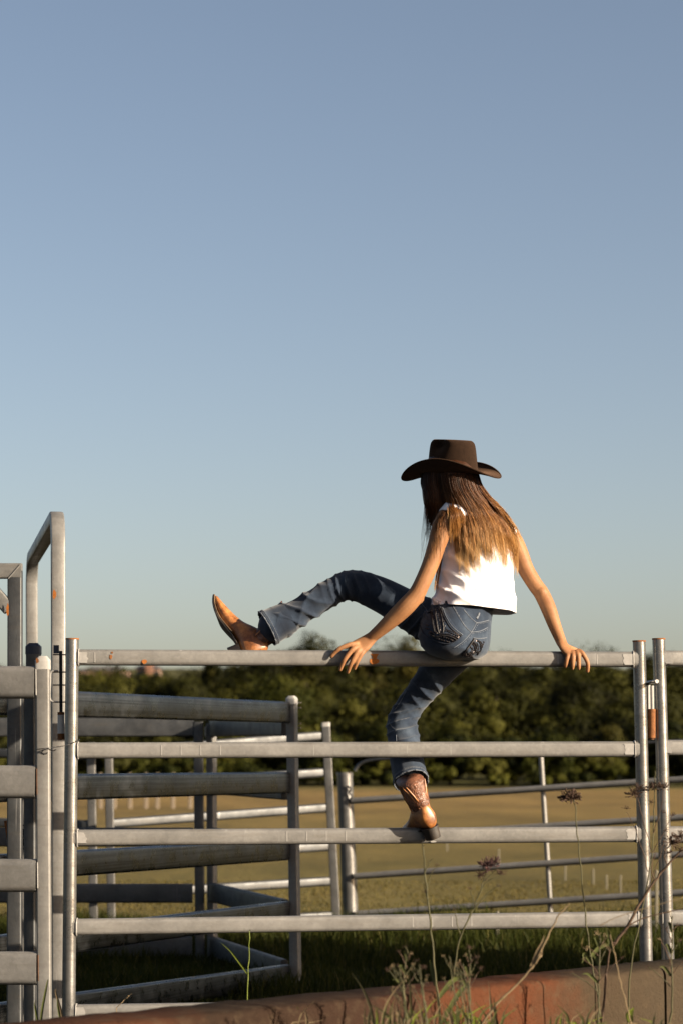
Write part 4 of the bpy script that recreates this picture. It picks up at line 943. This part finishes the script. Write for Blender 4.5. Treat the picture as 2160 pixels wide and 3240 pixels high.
# ---------------------------------------------------------------- boots (x heel->toe, y sideways, z up from heel bottom)
def boot(origin, fwd, up, label, lean=0.0, size=1.0):
    fwd = fwd.normalized(); up = (up - fwd*up.dot(fwd)).normalized(); side = up.cross(fwd)
    def W(x, y, z): return origin + (fwd*x + side*y + up*z)*size
    o = bpy.data.objects.new('boot', None); col.objects.link(o); o.parent = person; o.location = origin - PO; o['label'] = label
    def sect(rows, name, mat, n=24, power=2.4, smooth=60, flatlow=True):
        c = catmull(rows, 4); rings = []
        for x, zl, zh, w in c:
            ring = []
            for k in range(n):
                t = 6.28319*k/n; ct, st = math.cos(t), math.sin(t)
                yy = w/2*math.copysign(abs(ct)**(2/power), ct); zz = (zl+zh)/2 + (zh-zl)/2*math.copysign(abs(st)**(2/(power if st < 0 else 1.7)), st)
                ring.append(W(x, yy*(1 if st < 0 else 1 - 0.25*st), zz))
            rings.append(ring)
        return MB().loft(rings).build(name, M[mat], o, smooth)
    sect([(-0.010, .056, .100, .034), (0.000, .044, .136, .058), (0.03, .042, .150, .072), (0.065, .042, .146, .073), (0.10, .034, .122, .072), (0.135, .022, .090, .076), (0.17, .012, .070, .085), (0.20, .009, .057, .084), (0.232, .010, .045, .068), (0.258, .014, .036, .046), (0.274, .018, .031, .026), (0.280, .020, .027, .012)], 'vamp', 'tan_leather')
    # tooled shaft
    shaft = []
    for x, z, ra, rb in catmull([(0.046, .100, .036, .026), (0.045, .128, .0440, .0335), (0.046, .150, .051, .042), (0.050, .190, .055, .047), (0.052, .235, .058, .050)], 4):
        x += lean*max(0, z-.10)
        shaft.append([W(x + ra*math.cos(6.28319*k/28), rb*math.sin(6.28319*k/28), z + 0.012*math.cos(6.28319*k/28)) for k in range(28)])
    MB().loft(shaft).build('shaft', M['tooled_leather'], o, 180)
    for s in (-1, 1):      # raised side seam and scalloped collar between vamp and shaft
        MB().tube([W(0.046 + lean*(0.012+0.115*t), s*(0.037 + 0.0145*t), 0.112 + 0.115*t) for t in (0, .3, .6, 1)], .0028, 6).build('side_seam', M['tan_leather'], o, 60)
        for w0, w1, rr in ((0.95, 0.30, .0024), (1.25, 0.55, .0018)):      # piping curving down the back of the shaft
            MB().tube([W(0.046 + lean*max(0, z-.1) - (0.0445 + (z-.12)*0.13)*math.cos(w1 + (w0-w1)*((z-.12)/.11)**1.5), s*(0.036 + (z-.12)*0.13)*math.sin(w1 + (w0-w1)*((z-.12)/.11)**1.5), z - 0.010*math.cos(w1)) for z in [.135 + .0095*i for i in range(11)]], rr, 6).build('piping', M['tan_leather'], o, 60)
        for q in range(0):    # tooled scroll ridges
            z0 = .125 + q*.022; MB().tube([W(0.046 + lean*(z0-.1) + 0.046*math.cos(a), s*(0.004+0.043*abs(math.sin(a))), z0 + 0.016*math.sin(a*3 + q)) for a in [0.5 + 0.3*i for i in range(8)]], .0020, 5).build('scroll_ridge', M['tooled_leather'], o, 60)
    # welt and sole
    def plate(rows, name, mat):
        c = catmull(rows, 4); rings = []
        for x, zl, zh, w in c: rings.append([W(x, y, z) for y, z in rrect_at(w, zl, zh)])
        return MB().loft(rings).build(name, M[mat], o, 40)
    def rrect_at(w, zl, zh): return [(a, (zl+zh)/2 + b_) for a, b_ in rrect(w, zh-zl, 0.003, 2)]
    plate([(0.052, .036, .043, .062), (0.09, .030, .037, .062), (0.13, .016, .024, .076), (0.17, .004, .013, .092), (0.20, .001, .010, .092), (0.235, .003, .011, .074), (0.262, .008, .016, .050), (0.284, .014, .021, .024), (0.289, .016, .022, .012)], 'sole', 'sole_leather')
    plate([(0.10, .036, .039, .072), (0.135, .023, .026, .082), (0.17, .0125, .0155, .093), (0.20, .0095, .0125, .092), (0.235, .0105, .0135, .075), (0.262, .0155, .0185, .051), (0.284, .0205, .0235, .024)], 'welt', 'welt_leather')
    rings = []
    for z, k in ((0.0, .90), (0.002, .92), (0.022, .96), (0.045, 1.05)):
        ring = []
        for q in range(26):
            t = 6.28319*q/26; x = 0.026 + 0.034*k*math.cos(t); x = min(x, 0.054); ring.append(W(x - 0.0, 0.031*k*math.copysign(abs(math.sin(t))**0.8, math.sin(t)), z))
        rings.append(ring)
    MB().loft(rings).build('heel', M['sole_leather'], o, 35)
    return o
boot(P(1380, 2654, -0.088), Vector((-0.40, 0.90, 0.02)), Vector((-0.42, 0.05, 0.90)), 'boot standing on the third rail, heel towards the camera')
boot(P(734, 2095, 0.008), Vector((-0.31, 0.42, 0.84)), Vector((0.92, 0.02, 0.34)), 'raised boot behind the top rail, toe pointing up', 0.40, 1.05)

# ---------------------------------------------------------------- hat
def hat():
    o = bpy.data.objects.new('hat', None); col.objects.link(o); o.parent = person
    C = P(1431, 1497, 0.0); o.location = C - PO
    o['label'] = 'dark brown felt cowboy hat with creased crown and curled brim'
    f = Vector((-0.87, 0.48, 0.0)).normalized(); l = Vector((-0.48, -0.87, 0.0)).normalized(); z = Vector((0, 0, 1))
    rot = Matrix.Rotation(R(-4), 3, f) @ Matrix.Rotation(R(-2), 3, l); f, l, z = rot @ f, rot @ l, rot @ z
    n = 64
    def W(x, y, h): return C + f*x + l*y + z*h
    rings = []
    A, B = 0.100, 0.084
    def brim(t, s):           # s 0 at the crown, 1 at the edge
        c_, s_ = math.cos(t), math.sin(t)
        ea = 0.205 if c_ > 0 else 0.190; eb = 0.184
        r0 = 1.0; x = (A + (ea-A)*s)*c_; y = (B + (eb-B)*s*(1 - 0.28*s*s))*s_
        up = 0.050*abs(s_)**2.2*s**1.55
        dip = (0.022*max(c_, 0)**2 + 0.020*max(-c_, 0)**2)*s**1.35
        return x, y, up - dip
    T = [6.28319*k/n for k in range(n)]
    prof = [0, .08, .2, .35, .5, .65, .8, .92, 1.0]
    th = 0.004
    up_r = [[W(*brim(t, s)) for t in T] for s in prof]
    dn_r = [[W(*brim(t, s)) - z*th for t in T] for s in prof]
    MB().loft(dn_r + up_r[::-1], False).build('brim', M['brown_felt'], o, 70)
    edge = [(W(*brim(t, 1.0)) - z*th*0.5) for t in T]
    MB().tube(edge + [edge[0]], 0.0029, 8, False).build('brim_edge', M['brown_felt'], o, 180)
    # crown
    CR = 0.122; rings = []
    for h, k in ((-0.004, 1.015), (0.004, 1.0), (0.03, .98), (0.06, .955), (0.085, .93), (0.103, .905), (0.115, .87), (0.123, .81), (0.127, .74)):
        rings.append([W(A*k*math.cos(t)*(1 + 0.0), B*k*math.sin(t)*(1 - 0.10*max(math.cos(t), 0)*h/0.12), h + 0.004*math.cos(t)*(h/0.12) ) for t in T])
    for k in (.66, .56, .44, .30, .16, .05):
        rings.append([W(A*k*math.cos(t), B*k*math.sin(t)*0.95, 0.127 + 0.004*math.cos(t) - 0.026*math.exp(-((B*k*math.sin(t))/0.024)**2)*min(1, max(0, (0.70-k)/0.4)) ) for t in T])
    # side dents at the front
    for ri, ring in enumerate(rings):
        for q, v in enumerate(ring):
            d = v - C; x, y, h = d.dot(f), d.dot(l), d.dot(z)
            if h > 0.03:
                for s in (-1, 1):
                    w = math.exp(-(((x-0.030)/0.036)**2 + ((y - s*0.070)/0.030)**2 + ((h-0.104)/0.020)**2))
                    v = v - l*(s*0.032*w)
                ring[q] = v
    MB().loft(rings).build('crown', M['brown_felt'], o, 180)
    rr = []
    for h, g in ((0.0045, .0010), (0.005, .0028), (0.016, .0028), (0.0165, .0010)):
        rr.append([W((A*(1-0.0012*h*1000/1.0*0.9)+g)*math.cos(t), (B*(1-0.0012*h*1000*0.9)+g)*math.sin(t), h) for t in T])
    MB().loft(rr, False).build('band', M['brown_felt'], o, 60)
    return o
hat()

# ---------------------------------------------------------------- hair
def hair_material():
    t = NT('hair'); a = t.n('ShaderNodeAttribute', attribute_name='tint')
    sep = t.n('ShaderNodeSeparateColor'); t.l(a.outputs['Color'], sep.inputs[0])
    c = t.ramp(sep.outputs[0], ((0.0, (0.020, 0.0080, 0.0032)), (0.25, (0.070, 0.024, 0.007)), (0.5, (0.20, 0.080, 0.020)), (0.75, (0.44, 0.215, 0.065)), (1.0, (0.66, 0.42, 0.19))))
    dark = t.ramp(sep.outputs[1], ((0, 0.55), (1, 1.25)))
    c = t.mix(1.0, c, dark, 'MULTIPLY')
    t.set(c, 0.42, 0, 0.16, k=0.72); M['hair'] = t.m
hair_material()
all_bvh = None
def make_hair():
    global all_bvh
    vs_ = []; ps_ = []
    for me in (sm2, body_me):
        n0 = len(vs_); vs_ += [v.co + PO for v in me.vertices]; ps_ += [tuple(i+n0 for i in p.vertices) for p in me.polygons]
    all_bvh = BVHTree.FromPolygons(vs_, ps_)
    g = random.Random(3)
    def depth(px, py, default):
        d = ray(px, py).normalized(); h = all_bvh.ray_cast(CAM, d)
        if h[0] is None: return default
        return min(h[0].y - BODY_Y, default + 0.06)
    # inner hair mass so that nothing shows through
    mb = MB()
    mb.ball(HC - fH*0.006 + zH*0.004, (0.103, 0.086, 0.108), 28, 18, (fH, lH, zH))
    chain(mb, [(1440, 1500, -0.03, .078), (1448, 1545, -0.035, .076), (1462, 1590, -0.035, .080), (1490, 1630, -0.015, .084), (1502, 1670, -0.022, .07)], 18)
    chain(mb, [(1378, 1500, -0.02, .05), (1372, 1550, -0.03, .047), (1378, 1600, -0.03, .045), (1382, 1650, -0.02, .03)], 14)
    me = remeshed(mb, 'hair_mass', 0.006, 4); 
    c = me.attributes.new('tint', 'FLOAT_COLOR', 'POINT'); c.data.foreach_set('color', np.tile(np.array([0.12, 0.35, 0, 1], np.float32), len(me.vertices)))
    hv = [v.co.copy() for v in me.vertices]; hp = [tuple(p.vertices) for p in me.polygons]
    shift(me, PO); hair = link('hair', me, M['hair'], person)
    n0 = len(vs_); all2 = BVHTree.FromPolygons(vs_ + hv, ps_ + [tuple(i+n0 for i in p) for p in hp])
    def depth2(px, py, default):
        d = ray(px, py).normalized(); h = all2.ray_cast(CAM, d)
        return h[0].y - BODY_Y if h[0] is not None else default
    V = []; Q = []; C = []; nv = 0
    def strand(ctrl, rad, lightness, rnd, lift, reach):
        nonlocal nv
        c = catmull(ctrl, 4); pts = []; prev = None
        for i, q in enumerate(c):
            if len(q) > 2 and q[2] > -9: dd = q[2]
            else:
                dd = depth2(q[0], q[1], prev if prev is not None else -0.01)
                if prev is not None: dd = max(prev-0.035, min(prev+0.012, dd))
                dd = dd
            prev = dd; pts.append(P(q[0], q[1], dd - lift))
        m = len(pts); sides = 3; base = nv
        for i, p in enumerate(pts):
            t = i/(m-1); tn = (pts[min(i+1, m-1)] - pts[max(i-1, 0)]).normalized()
            a = tn.cross(Vector((0, 1, 0.01))).normalized(); bb = tn.cross(a); r = rad*(1 - 0.85*max(0, (t-0.5)/0.5)) 
            for k in range(sides):
                an = 2.0944*k + rnd*6; V.append(p + a*(r*math.cos(an)) + bb*(r*math.sin(an)))
            C.extend([(min(1, max(0, lightness[0] + (lightness[1]-lightness[0])*(t*reach)**1.55)), rnd, 0)]*sides)
            nv += sides
        for i in range(m-1):
            for k in range(sides):
                k2 = (k+1) % sides; Q.append((base+i*3+k, base+i*3+k2, base+(i+1)*3+k2, base+(i+1)*3+k))
    # locks of the back: (root px, root py, mid..., tip)
    # back curtain
    right_edge = [(1500, 1515), (1595, 1540), (1700, 1600)]
    def R_edge(y): return np.interp(y, [1495, 1530, 1560, 1600, 1640, 1680, 1720, 1800], [1512, 1522, 1538, 1578, 1610, 1634, 1646, 1652])
    def L_edge(y): return np.interp(y, [1495, 1560, 1620, 1660, 1720, 1800], [1395, 1405, 1425, 1428, 1432, 1440])
    locks = []
    for k in range(46):
        u = (k + g.uniform(-.4, .4))/45; u = min(max(u, 0), 1)
        ty = 1788 + 24*math.sin(u*9.0) + g.uniform(-26, 26)
        if u > .90: ty -= 70*(u-.90)/.10
        if u < .12: ty -= 50*(.12-u)/.12
        gap = 0.018*math.sin(u*31.0) + 0.012*math.sin(u*53)
        locks.append((u, ty, min(max(u + gap, 0.0), 1.0), g.uniform(0, 1)))
    for u, ty, ut, lr in locks:
        for s in range(62):
            du = g.gauss(0, 0.028); ru = min(max(u + du, -0.02), 1.02); spread = g.gauss(0, 0.010)
            tl = ty + g.gauss(0, 12) - abs(g.gauss(0, 42))
            if g.random() < 0.25: tl -= g.uniform(15, 110)
            row = []
            for q, t in enumerate((0, .18, .38, .58, .8, 1.0)):
                y = 1497 + (tl-1497)*t; e0, e1 = L_edge(y), R_edge(y)
                w = t**1.3; uu = ru*(1-w) + (ut + spread*(1.0-0.5*t) + du*0.16)*w
                uu = min(uu, 1.0 + 0.008*g.random())
                x = e0 + (e1-e0)*uu + (11.0*math.sin(t*8 + lr*11) + 4.0*math.sin(t*14 + lr*29 + du*40))*t*t + g.gauss(0, 1.6)*t
                row.append((x, y, -99.0))
            strand(row, g.uniform(.0005, .0011), (0.12 + 0.14*lr, 0.90 + 0.25*lr), g.random(), g.uniform(0.002, 0.018), 1.0)
    for s in range(230):     # single fine hairs trailing past the ends of the locks
        ru = g.random(); tl = 1770 + 58*g.random() - 60*max(0, ru-.88)/.12; row = []; ph = g.uniform(0, 6)
        for t in (0, .18, .38, .58, .8, 1.0):
            y = 1497 + (tl-1497)*t; e0, e1 = L_edge(y), R_edge(y); row.append((e0 + (e1-e0)*min(1.0, max(0, ru + 0.02*math.sin(ph + 5*t)*t)) + 4*math.sin(ph + 9*t)*t, y, -99.0))
        strand(row, g.uniform(.0004, .0007), (0.2, 1.05), g.random(), g.uniform(0.012, 0.024), 1.0)
    # front-left curtain beside the face, falling before the shoulder
    for s in range(330):
        u = g.random(); x0 = 1333 + 62*u; tipy = 1640 + 75*g.random() + (70*g.random() if u > .6 else 0); x1 = 1347 + 45*u + g.gauss(0, 5)
        bow = -8*(1-u)*math.sin(3.14*min(1, 0.9)) 
        d0 = 0.0 - 0.07*math.sin(u*1.8)
        row = [(x0, 1495, -99.0), (x0 - 2 + bow*0.6 + 6*u, 1530, -99.0), (x0 + 8 + 4*u, 1570, -99.0), ((x0+x1)/2 + 6, 1610, -99.0), (x1, tipy, -99.0)]
        strand(row, g.uniform(.0007, .0013), (0.02 + 0.10*u, 0.30 + 0.2*u), g.random(), g.uniform(0, .008), 1.0)
    # wisps over the left arm and loose flyaways
    for s in range(46):
        x0 = 1360 + 50*g.random(); x1 = 1330 + 95*g.random(); yt = 1700 + 90*g.random()
        strand([(x0, 1560, -99.0), (x0 + 4, 1610, -99.0), (x0*.5 + x1*.5, 1660, -99.0), (x1, yt, -99.0)], g.uniform(.0005, .0009), (0.15, 0.75), g.random(), 0.006, 1.0)
    for s in range(10):      # fine stray hairs hanging left of the arm
        x0 = 1342 + 12*g.random(); yt = 1650 + 170*g.random()
        strand([(x0, 1540, -0.04), (x0 - 2, 1610, -0.06), (x0 - 2 - 10*g.random(), 1690, -0.09), (x0 - 20*g.random()*((yt-1600)/200) - 4, yt, -0.11)], .00055, (0.1, 0.5), g.random(), 0.0, 1.0)
    for s in range(26):      # locks in front of the chest seen below the arm
        x0 = 1383 + 14*g.random(); strand([(x0 + 10, 1700, -0.02), (x0, 1780, -0.06), (x0 - 10, 1840, -0.09), (x0 - 16 + 6*g.random(), 1862 + 16*g.random(), -0.09)], .0009, (0.4, 0.85), g.random(), 0.0, 1.0)
    for s in range(60):      # flyaways along the right outline
        y0 = 1500 + 40*g.random(); row = []
        for t in (0, .3, .6, 1):
            y = y0 + (150 + 60*g.random())*t*0.9; row.append((R_edge(y) - 10 + 16*t*g.random() + 3*g.random(), y, -0.02 + 0.07*t))
        strand(row, .0005, (0.2, 0.7), g.random(), 0.0, 1.0)
    V_ = np.array([tuple(v - PO) for v in V], np.float32); me = np_mesh('strands', V_, np.array(Q), np.array(C, np.float32), True)
    o = link('strands', me, M['hair'], hair); o['kind'] = 'stuff'
make_hair()
# ================================================================== weeds in the foreground
plain('stem_green', (0.07, 0.066, 0.024), 0.7, 0, 0.3, 20)
plain('stem_brown', (0.085, 0.050, 0.028), 0.8, 0, 0.3, 20)
plain('straw', (0.24, 0.175, 0.095), 0.8, 0, 0.2, 20)
plain('seed', (0.065, 0.034, 0.020), 0.8, 0, 0.4, 150)
plain('seed_purple', (0.08, 0.036, 0.034), 0.8, 0, 0.4, 150)
plain('blade_lime', (0.20, 0.25, 0.03), 0.5, 0, 0.2, 20)
plain('leaf_green', (0.095, 0.11, 0.026), 0.6, 0, 0.3, 20)
def seed_head(c, r, n, mat, parent, seed, squash=0.8):
    r *= 0.74
    g = random.Random(seed); m = MB(); c = Vector(c)
    for k in range(n):
        d = Vector((g.gauss(0, 1), g.gauss(0, 1), g.gauss(0.35, 0.8))).normalized(); e = c + Vector((d.x, d.y, d.z*squash))*r*g.uniform(0.4, 1.0)
        mid = (c + e)/2 + Vector((g.gauss(0, .12), g.gauss(0, .12), -0.1))*r; m.tube([c, mid, e], [r*.035, r*.03, r*.025], 4)
        L = r*g.uniform(.14, .26); a = (d + Vector((g.gauss(0, .5), g.gauss(0, .5), .4))).normalized()
        m.tube([e - a*L*.5, e - a*L*.1, e + a*L*.3, e + a*L*.7], [L*.12, L*.34, L*.28, L*.04], 5)
    return m.build('seed_head', M[mat], parent, 60)
def leaf(pts, w, Y, mat, parent, name='leaf'):
    c = catmull([(x, y, Y) if not isinstance(x, tuple) else x for x, y in pts], 5); p = [at(q[0], q[1], q[2]) for q in c]; m = len(p); vs = []
    for i, q in enumerate(p):
        t = i/(m-1); ww = w*(0.55 + 0.45*math.sin(math.pi*min(1, t*1.3 + .1)))*(1 - max(0, (t-.55)/.45))**.8 + 0.0004
        tn = (p[min(i+1, m-1)] - p[max(i-1, 0)]).normalized(); s = tn.cross(Vector((0.25, 1, 0.1))).normalized()
        vs += [q - s*ww/2, q + Vector((0, ww*0.18, 0)), q + s*ww/2]
    fs = []
    for i in range(m-1):
        a = i*3; fs += [(a, a+1, a+4, a+3), (a+1, a+2, a+5, a+4)]
    return MB().add(vs, fs).build(name, M[mat], parent, 180)
def stem(pts, r, Y, mat, parent, name='stem', ground=False):
    r *= 0.72; g = random.Random(int(pts[0][0]*7 + pts[0][1]))
    c = catmull(pts, 5); p = [at(q[0] + g.uniform(-2.2, 2.2), q[1], Y + g.uniform(-.004, .004)) for q in c]
    if ground: p = [Vector((p[0].x + 0.01, p[0].y, 0.0))] + p
    n = len(p); return MB().tube(p, [r*(1.15 - 0.55*i/(n-1)) for i in range(n)], 7).build(name, M[mat], parent, 60)
def weed(name, label, px, Y, cat='weed', group=None):
    o = thing(name, at(px, 3240, Y), label, cat, group); o.location.z = 0; return o
# 1 tall thin weed left of the purple one
o = weed('weed', 'tall pale weed stalk rising in front of the lower rails, right of centre', 1372, 7.0)
stem([(1395, 3245), (1375, 3080), (1360, 2920), (1345, 2780), (1338, 2690), (1336, 2672)], .0042, 7.0, 'stem_green', o, ground=True)
for q in ([(1350, 2820), (1362, 2770), (1380, 2740)], [(1343, 2760), (1356, 2730), (1368, 2718)], [(1352, 2850), (1340, 2800), (1330, 2790)]): stem(q, .0018, 7.0, 'stem_green', o, 'branch')
for x, y, r, sd in ((1345, 2822, .018, 1), (1381, 2738, .012, 2), (1366, 2760, .010, 3), (1337, 2676, .008, 4), (1372, 2945, .014, 5)): seed_head(at(x, y, 7.0), r, 14, 'seed', o, sd)
for q in ([(1385, 3160), (1425, 3110), (1450, 3095), (1460, 3090)], [(1378, 3120), (1365, 3060), (1358, 3040)], [(1400, 3235), (1440, 3160), (1470, 3120), (1485, 3100)]): leaf(q, .014, 7.0, 'leaf_green', o)
# 2 purple-top
o = weed('weed', 'branching weed with purple-brown flower heads in front of the lower rails', 1430, 7.2)
stem([(1420, 3245), (1430, 3120), (1450, 2980), (1490, 2890), (1525, 2800), (1540, 2745)], .0036, 7.2, 'stem_green', o, ground=True)
for q in ([(1478, 2905), (1520, 2850), (1570, 2805), (1578, 2800)], [(1515, 2830), (1540, 2790), (1590, 2770)], [(1455, 2960), (1440, 2900), (1438, 2880)], [(1500, 2870), (1490, 2830), (1485, 2815)], [(1530, 2790), (1560, 2760), (1580, 2750)]): stem(q, .0019, 7.2, 'stem_green', o, 'branch')
for x, y, r, n, mt in ((1540, 2738, .046, 70, 'seed_purple'), (1562, 2728, .032, 40, 'seed_purple'), (1522, 2770, .030, 36, 'seed'), (1583, 2765, .026, 26, 'seed'), (1576, 2805, .015, 16, 'seed'), (1484, 2812, .014, 14, 'seed'), (1438, 2880, .012, 10, 'seed')): seed_head(at(x, y, 7.2), r, n, mt, o, x)
# 3 brown tuft
o = weed('weed', 'slender weed with one round brown seed tuft left of the right-hand posts', 1880, 7.4)
stem([(1905, 3245), (1880, 3100), (1858, 2960), (1840, 2780), (1825, 2640), (1818, 2550), (1812, 2530)], .0034, 7.4, 'stem_green', o, ground=True)
seed_head(at(1802, 2522, 7.4), .052, 85, 'seed', o, 31, .75); seed_head(at(1790, 2530, 7.4), .03, 30, 'seed', o, 32)
leaf([(1868, 3030), (1895, 3000), (1925, 2990), (1950, 2985)], .012, 7.4, 'leaf_green', o); leaf([(1870, 3050), (1850, 3020), (1846, 3035), (1840, 3050)], .012, 7.4, 'leaf_green', o)
# 4 cluster before the right posts
o = weed('weed', 'weed with rusty seed heads crossing the right-hand gate post', 2050, 7.6)
stem([(1985, 3245), (1995, 3060), (2030, 2880), (2055, 2750), (2065, 2640), (2070, 2520), (2072, 2440)], .0034, 7.6, 'stem_green', o, ground=True)
for q in ([(2060, 2690), (2035, 2600), (2018, 2530), (2012, 2500)], [(2066, 2640), (2090, 2560), (2100, 2490)], [(2050, 2760), (2015, 2640), (1982, 2570)], [(2062, 2700), (2095, 2640), (2125, 2580)], [(2040, 2830), (2085, 2720), (2105, 2640)]): stem(q, .0018, 7.6, 'stem_brown', o, 'branch')
for x, y, r, n in ((2005, 2512, .040, 50), (2022, 2492, .030, 36), (2040, 2500, .026, 24), (2065, 2490, .034, 40), (2098, 2492, .034, 40), (1980, 2558, .020, 18), (2100, 2572, .018, 16), (2127, 2580, .020, 18), (2104, 2630, .018, 16), (2060, 2540, .02, 16)): seed_head(at(x, y, 7.6), r, n, 'seed', o, x + y)
# 5 dark branch at the right
o = weed('dry_branch', 'dark dead weed branch leaning across the right-hand posts', 1960, 7.3)
stem([(1925, 3010), (1985, 2930), (2030, 2850), (2070, 2790), (2110, 2740), (2150, 2695), (2185, 2660)], .0062, 7.3, 'stem_brown', o)
stem([(1905, 3245), (1915, 3100), (1928, 3005)], .006, 7.3, 'stem_brown', o, ground=True)
for q in ([(2070, 2790), (2060, 2740), (2075, 2700)], [(2110, 2740), (2100, 2690), (2120, 2660)], [(1985, 2930), (2040, 2905), (2120, 2885), (2165, 2875)]): stem(q, .0026, 7.3, 'stem_brown', o, 'twig')
for x, y, r, n in ((2128, 2665, .044, 44), (2150, 2645, .036, 36), (2110, 2700, .026, 22), (2155, 2690, .03, 26), (1948, 2985, .03, 20), (1975, 2950, .016, 12)): seed_head(at(x, y, 7.3), r, n, 'seed', o, x + 2*y)
# 6 dry straw stalk
o = weed('dry_stalk', 'pale dry stalk leaning in front of the terracotta beam', 1530, 6.6)
stem([(1510, 3260), (1570, 3180), (1640, 3110), (1690, 3050), (1725, 2980), (1762, 2905), (1800, 2860)], .0040, 6.6, 'straw', o, ground=True)
stem([(1690, 3050), (1712, 3020), (1706, 3000)], .004, 6.6, 'straw', o, 'branch'); leaf([(1680, 3065), (1700, 3020), (1712, 2990), (1722, 2960)], .014, 6.6, 'straw', o)
stem([(1895, 2930), (1960, 2900), (2060, 2870), (2165, 2840)], .0016, 6.6, 'straw', o, 'branch')
# 7 thin lime stems on the left
o = weed('grass', 'tall thin lime-green grass stem in front of the lower left rails', 786, 7.9)
stem([(780, 3260), (783, 3150), (787, 3060), (790, 2955), (791, 2945)], .0022, 7.9, 'blade_lime', o, ground=True)
leaf([(785, 3085), (760, 3050), (730, 3012), (700, 2985)], .006, 7.9, 'blade_lime', o)
o = weed('grass', 'pale green stem slanting before the grey end of the beam', 1990, 6.7)
stem([(2000, 3260), (1975, 3160), (1955, 3080), (1942, 3010), (1930, 2960)], .0026, 6.7, 'straw', o, ground=True); leaf([(1945, 3020), (1930, 2985), (1922, 2950), (1915, 2930)], .010, 6.7, 'leaf_green', o)
leaf([(1995, 3235), (1990, 3215), (1998, 3200), (2005, 3190)], .02, 6.7, 'blade_lime', o)
o = weed('grass', 'short seeding grass stem at lower left behind the bottom rail', 390, 8.6)
stem([(368, 3192), (385, 3175), (400, 3160), (416, 3146)], .0018, 8.6, 'straw', o, ground=True); seed_head(at(405, 3156, 8.6), .010, 10, 'straw', o, 77)
for k, (x, y0, x1, y1, lab) in enumerate(((128, 3245, 150, 3110, 'short green grass tuft at the foot of the left square post'), (200, 3240, 176, 3140, 'single dry blade beside the left round gate post'))):
    o = weed('grass_tuft', lab, x, 8.2); leaf([(x, y0), (x*.7+x1*.3, y0*.6+y1*.4), (x1, y1), (x1+3, y1-8)], .009, 8.2, 'leaf_green' if k == 0 else 'straw', o, 'blade'); leaf([(x-6, y0+8), (x-14, y0-40), (x-18, y0-66), (x-16, y0-80)], .008, 8.2, 'leaf_green', o, 'blade')
# 8 leafy low tufts in front of the beam
TUFTS = ((1215, 'leftmost leafy grass tuft in front of the beam', 16), (1300, 'leafy weed tuft with small buds left of the tall pale weed', 22), (1440, 'dense green grass tuft in front of the terracotta part of the beam', 26), (1545, 'small yellow-green tuft under the leaning dry stalk', 18), (960, 'few dark blades standing before the left half of the beam', 7), (1790, 'dark leafy weed standing before the right half of the beam', 12), (1850, 'short grass tuft at bottom right before the beam', 9), (2075, 'small green tuft before the grey end of the beam', 6))
for k, (x, lab, n) in enumerate(TUFTS):
    Y = 6.2 + 0.13*k % 0.7; o = weed('grass_tuft', lab, x, Y, 'grass tuft', 'tufts in front of the beam'); g = random.Random(k+50)
    for i in range(n):
        x0 = x + g.gauss(0, 30); h = g.uniform(20, 90)**1.0*(1 if k not in (6, 7) else .6)*(2.0 if g.random() < .2 else 1); lean = g.gauss(0, 38)
        leaf([(x0, 3290), (x0 + lean*.25, 3250 - h*.35), (x0 + lean*.6, 3250 - h*.7), (x0 + lean*1.1, 3250 - h)], g.uniform(.003, .007), Y + g.uniform(-.15, .15), g.choice(['leaf_green', 'leaf_green', 'blade_lime', 'straw', 'stem_green']), o, 'blade')
    if k in (1, 2):
        for i in range(4):
            x0 = x + g.uniform(-50, 40); yt = g.uniform(2985, 3080)
            stem([(x0 + 20, 3260), (x0 + 10, 3190), (x0, 3120), (x0 - 12, yt)], .0028, Y, 'stem_green', o)
            for q in range(3):
                yy = yt + 35*q; stem([(x0 - 6, yy + 45), (x0 - 22 + 30*(q % 2), yy + 15), (x0 - 30 + 46*(q % 2), yy)], .0016, Y, 'stem_green', o, 'branch'); seed_head(at(x0 - 30 + 46*(q % 2), yy, Y), .012, 10, 'straw', o, k*50 + i*7 + q)

# 9 branching dry weeds at the bottom
def branchy(px, top, Y, label, seed, spread=90):
    g = random.Random(seed); o = weed('weed', label, px, Y); main = [(px + g.uniform(-6, 6), 3260), (px + 4, 3180), (px + g.uniform(-10, 10), (3180 + top)/2), (px + g.uniform(-18, 18), top)]
    stem(main, .0040, Y, 'stem_green', o, ground=True)
    for k in range(7):
        t = 0.25 + 0.7*k/6; y0 = 3200 + (top-3200)*t; s = 1 if k % 2 else -1; dx = s*g.uniform(.4, 1)*spread*(1.1-t); dy = g.uniform(50, 120)*(1.2-t)
        x0 = px + (main[3][0]-px)*t; q = [(x0, y0), (x0 + dx*.5, y0 - dy*.6), (x0 + dx, y0 - dy)]; stem(q, .0022, Y, 'stem_brown' if k % 3 else 'stem_green', o, 'branch')
        seed_head(at(x0 + dx, y0 - dy, Y), g.uniform(.010, .020), 14, g.choice(['seed', 'straw']), o, seed*9 + k)
        if k % 2: leaf([(x0, y0), (x0 - dx*.3, y0 - 22), (x0 - dx*.5, y0 - 30), (x0 - dx*.7, y0 - 28)], .009, Y, 'leaf_green', o)
branchy(1275, 3010, 6.5, 'branching green weed in front of the dark part of the beam', 11)
branchy(1480, 3020, 6.6, 'branching weed beside the foot of the leaning dry stalk', 12, 70)
branchy(1890, 2960, 6.9, 'dark branching weed throwing shadows on the grey end of the beam', 13, 110)
branchy(2120, 2900, 7.2, 'tall dark weed crossing the post at the right edge', 14, 90)
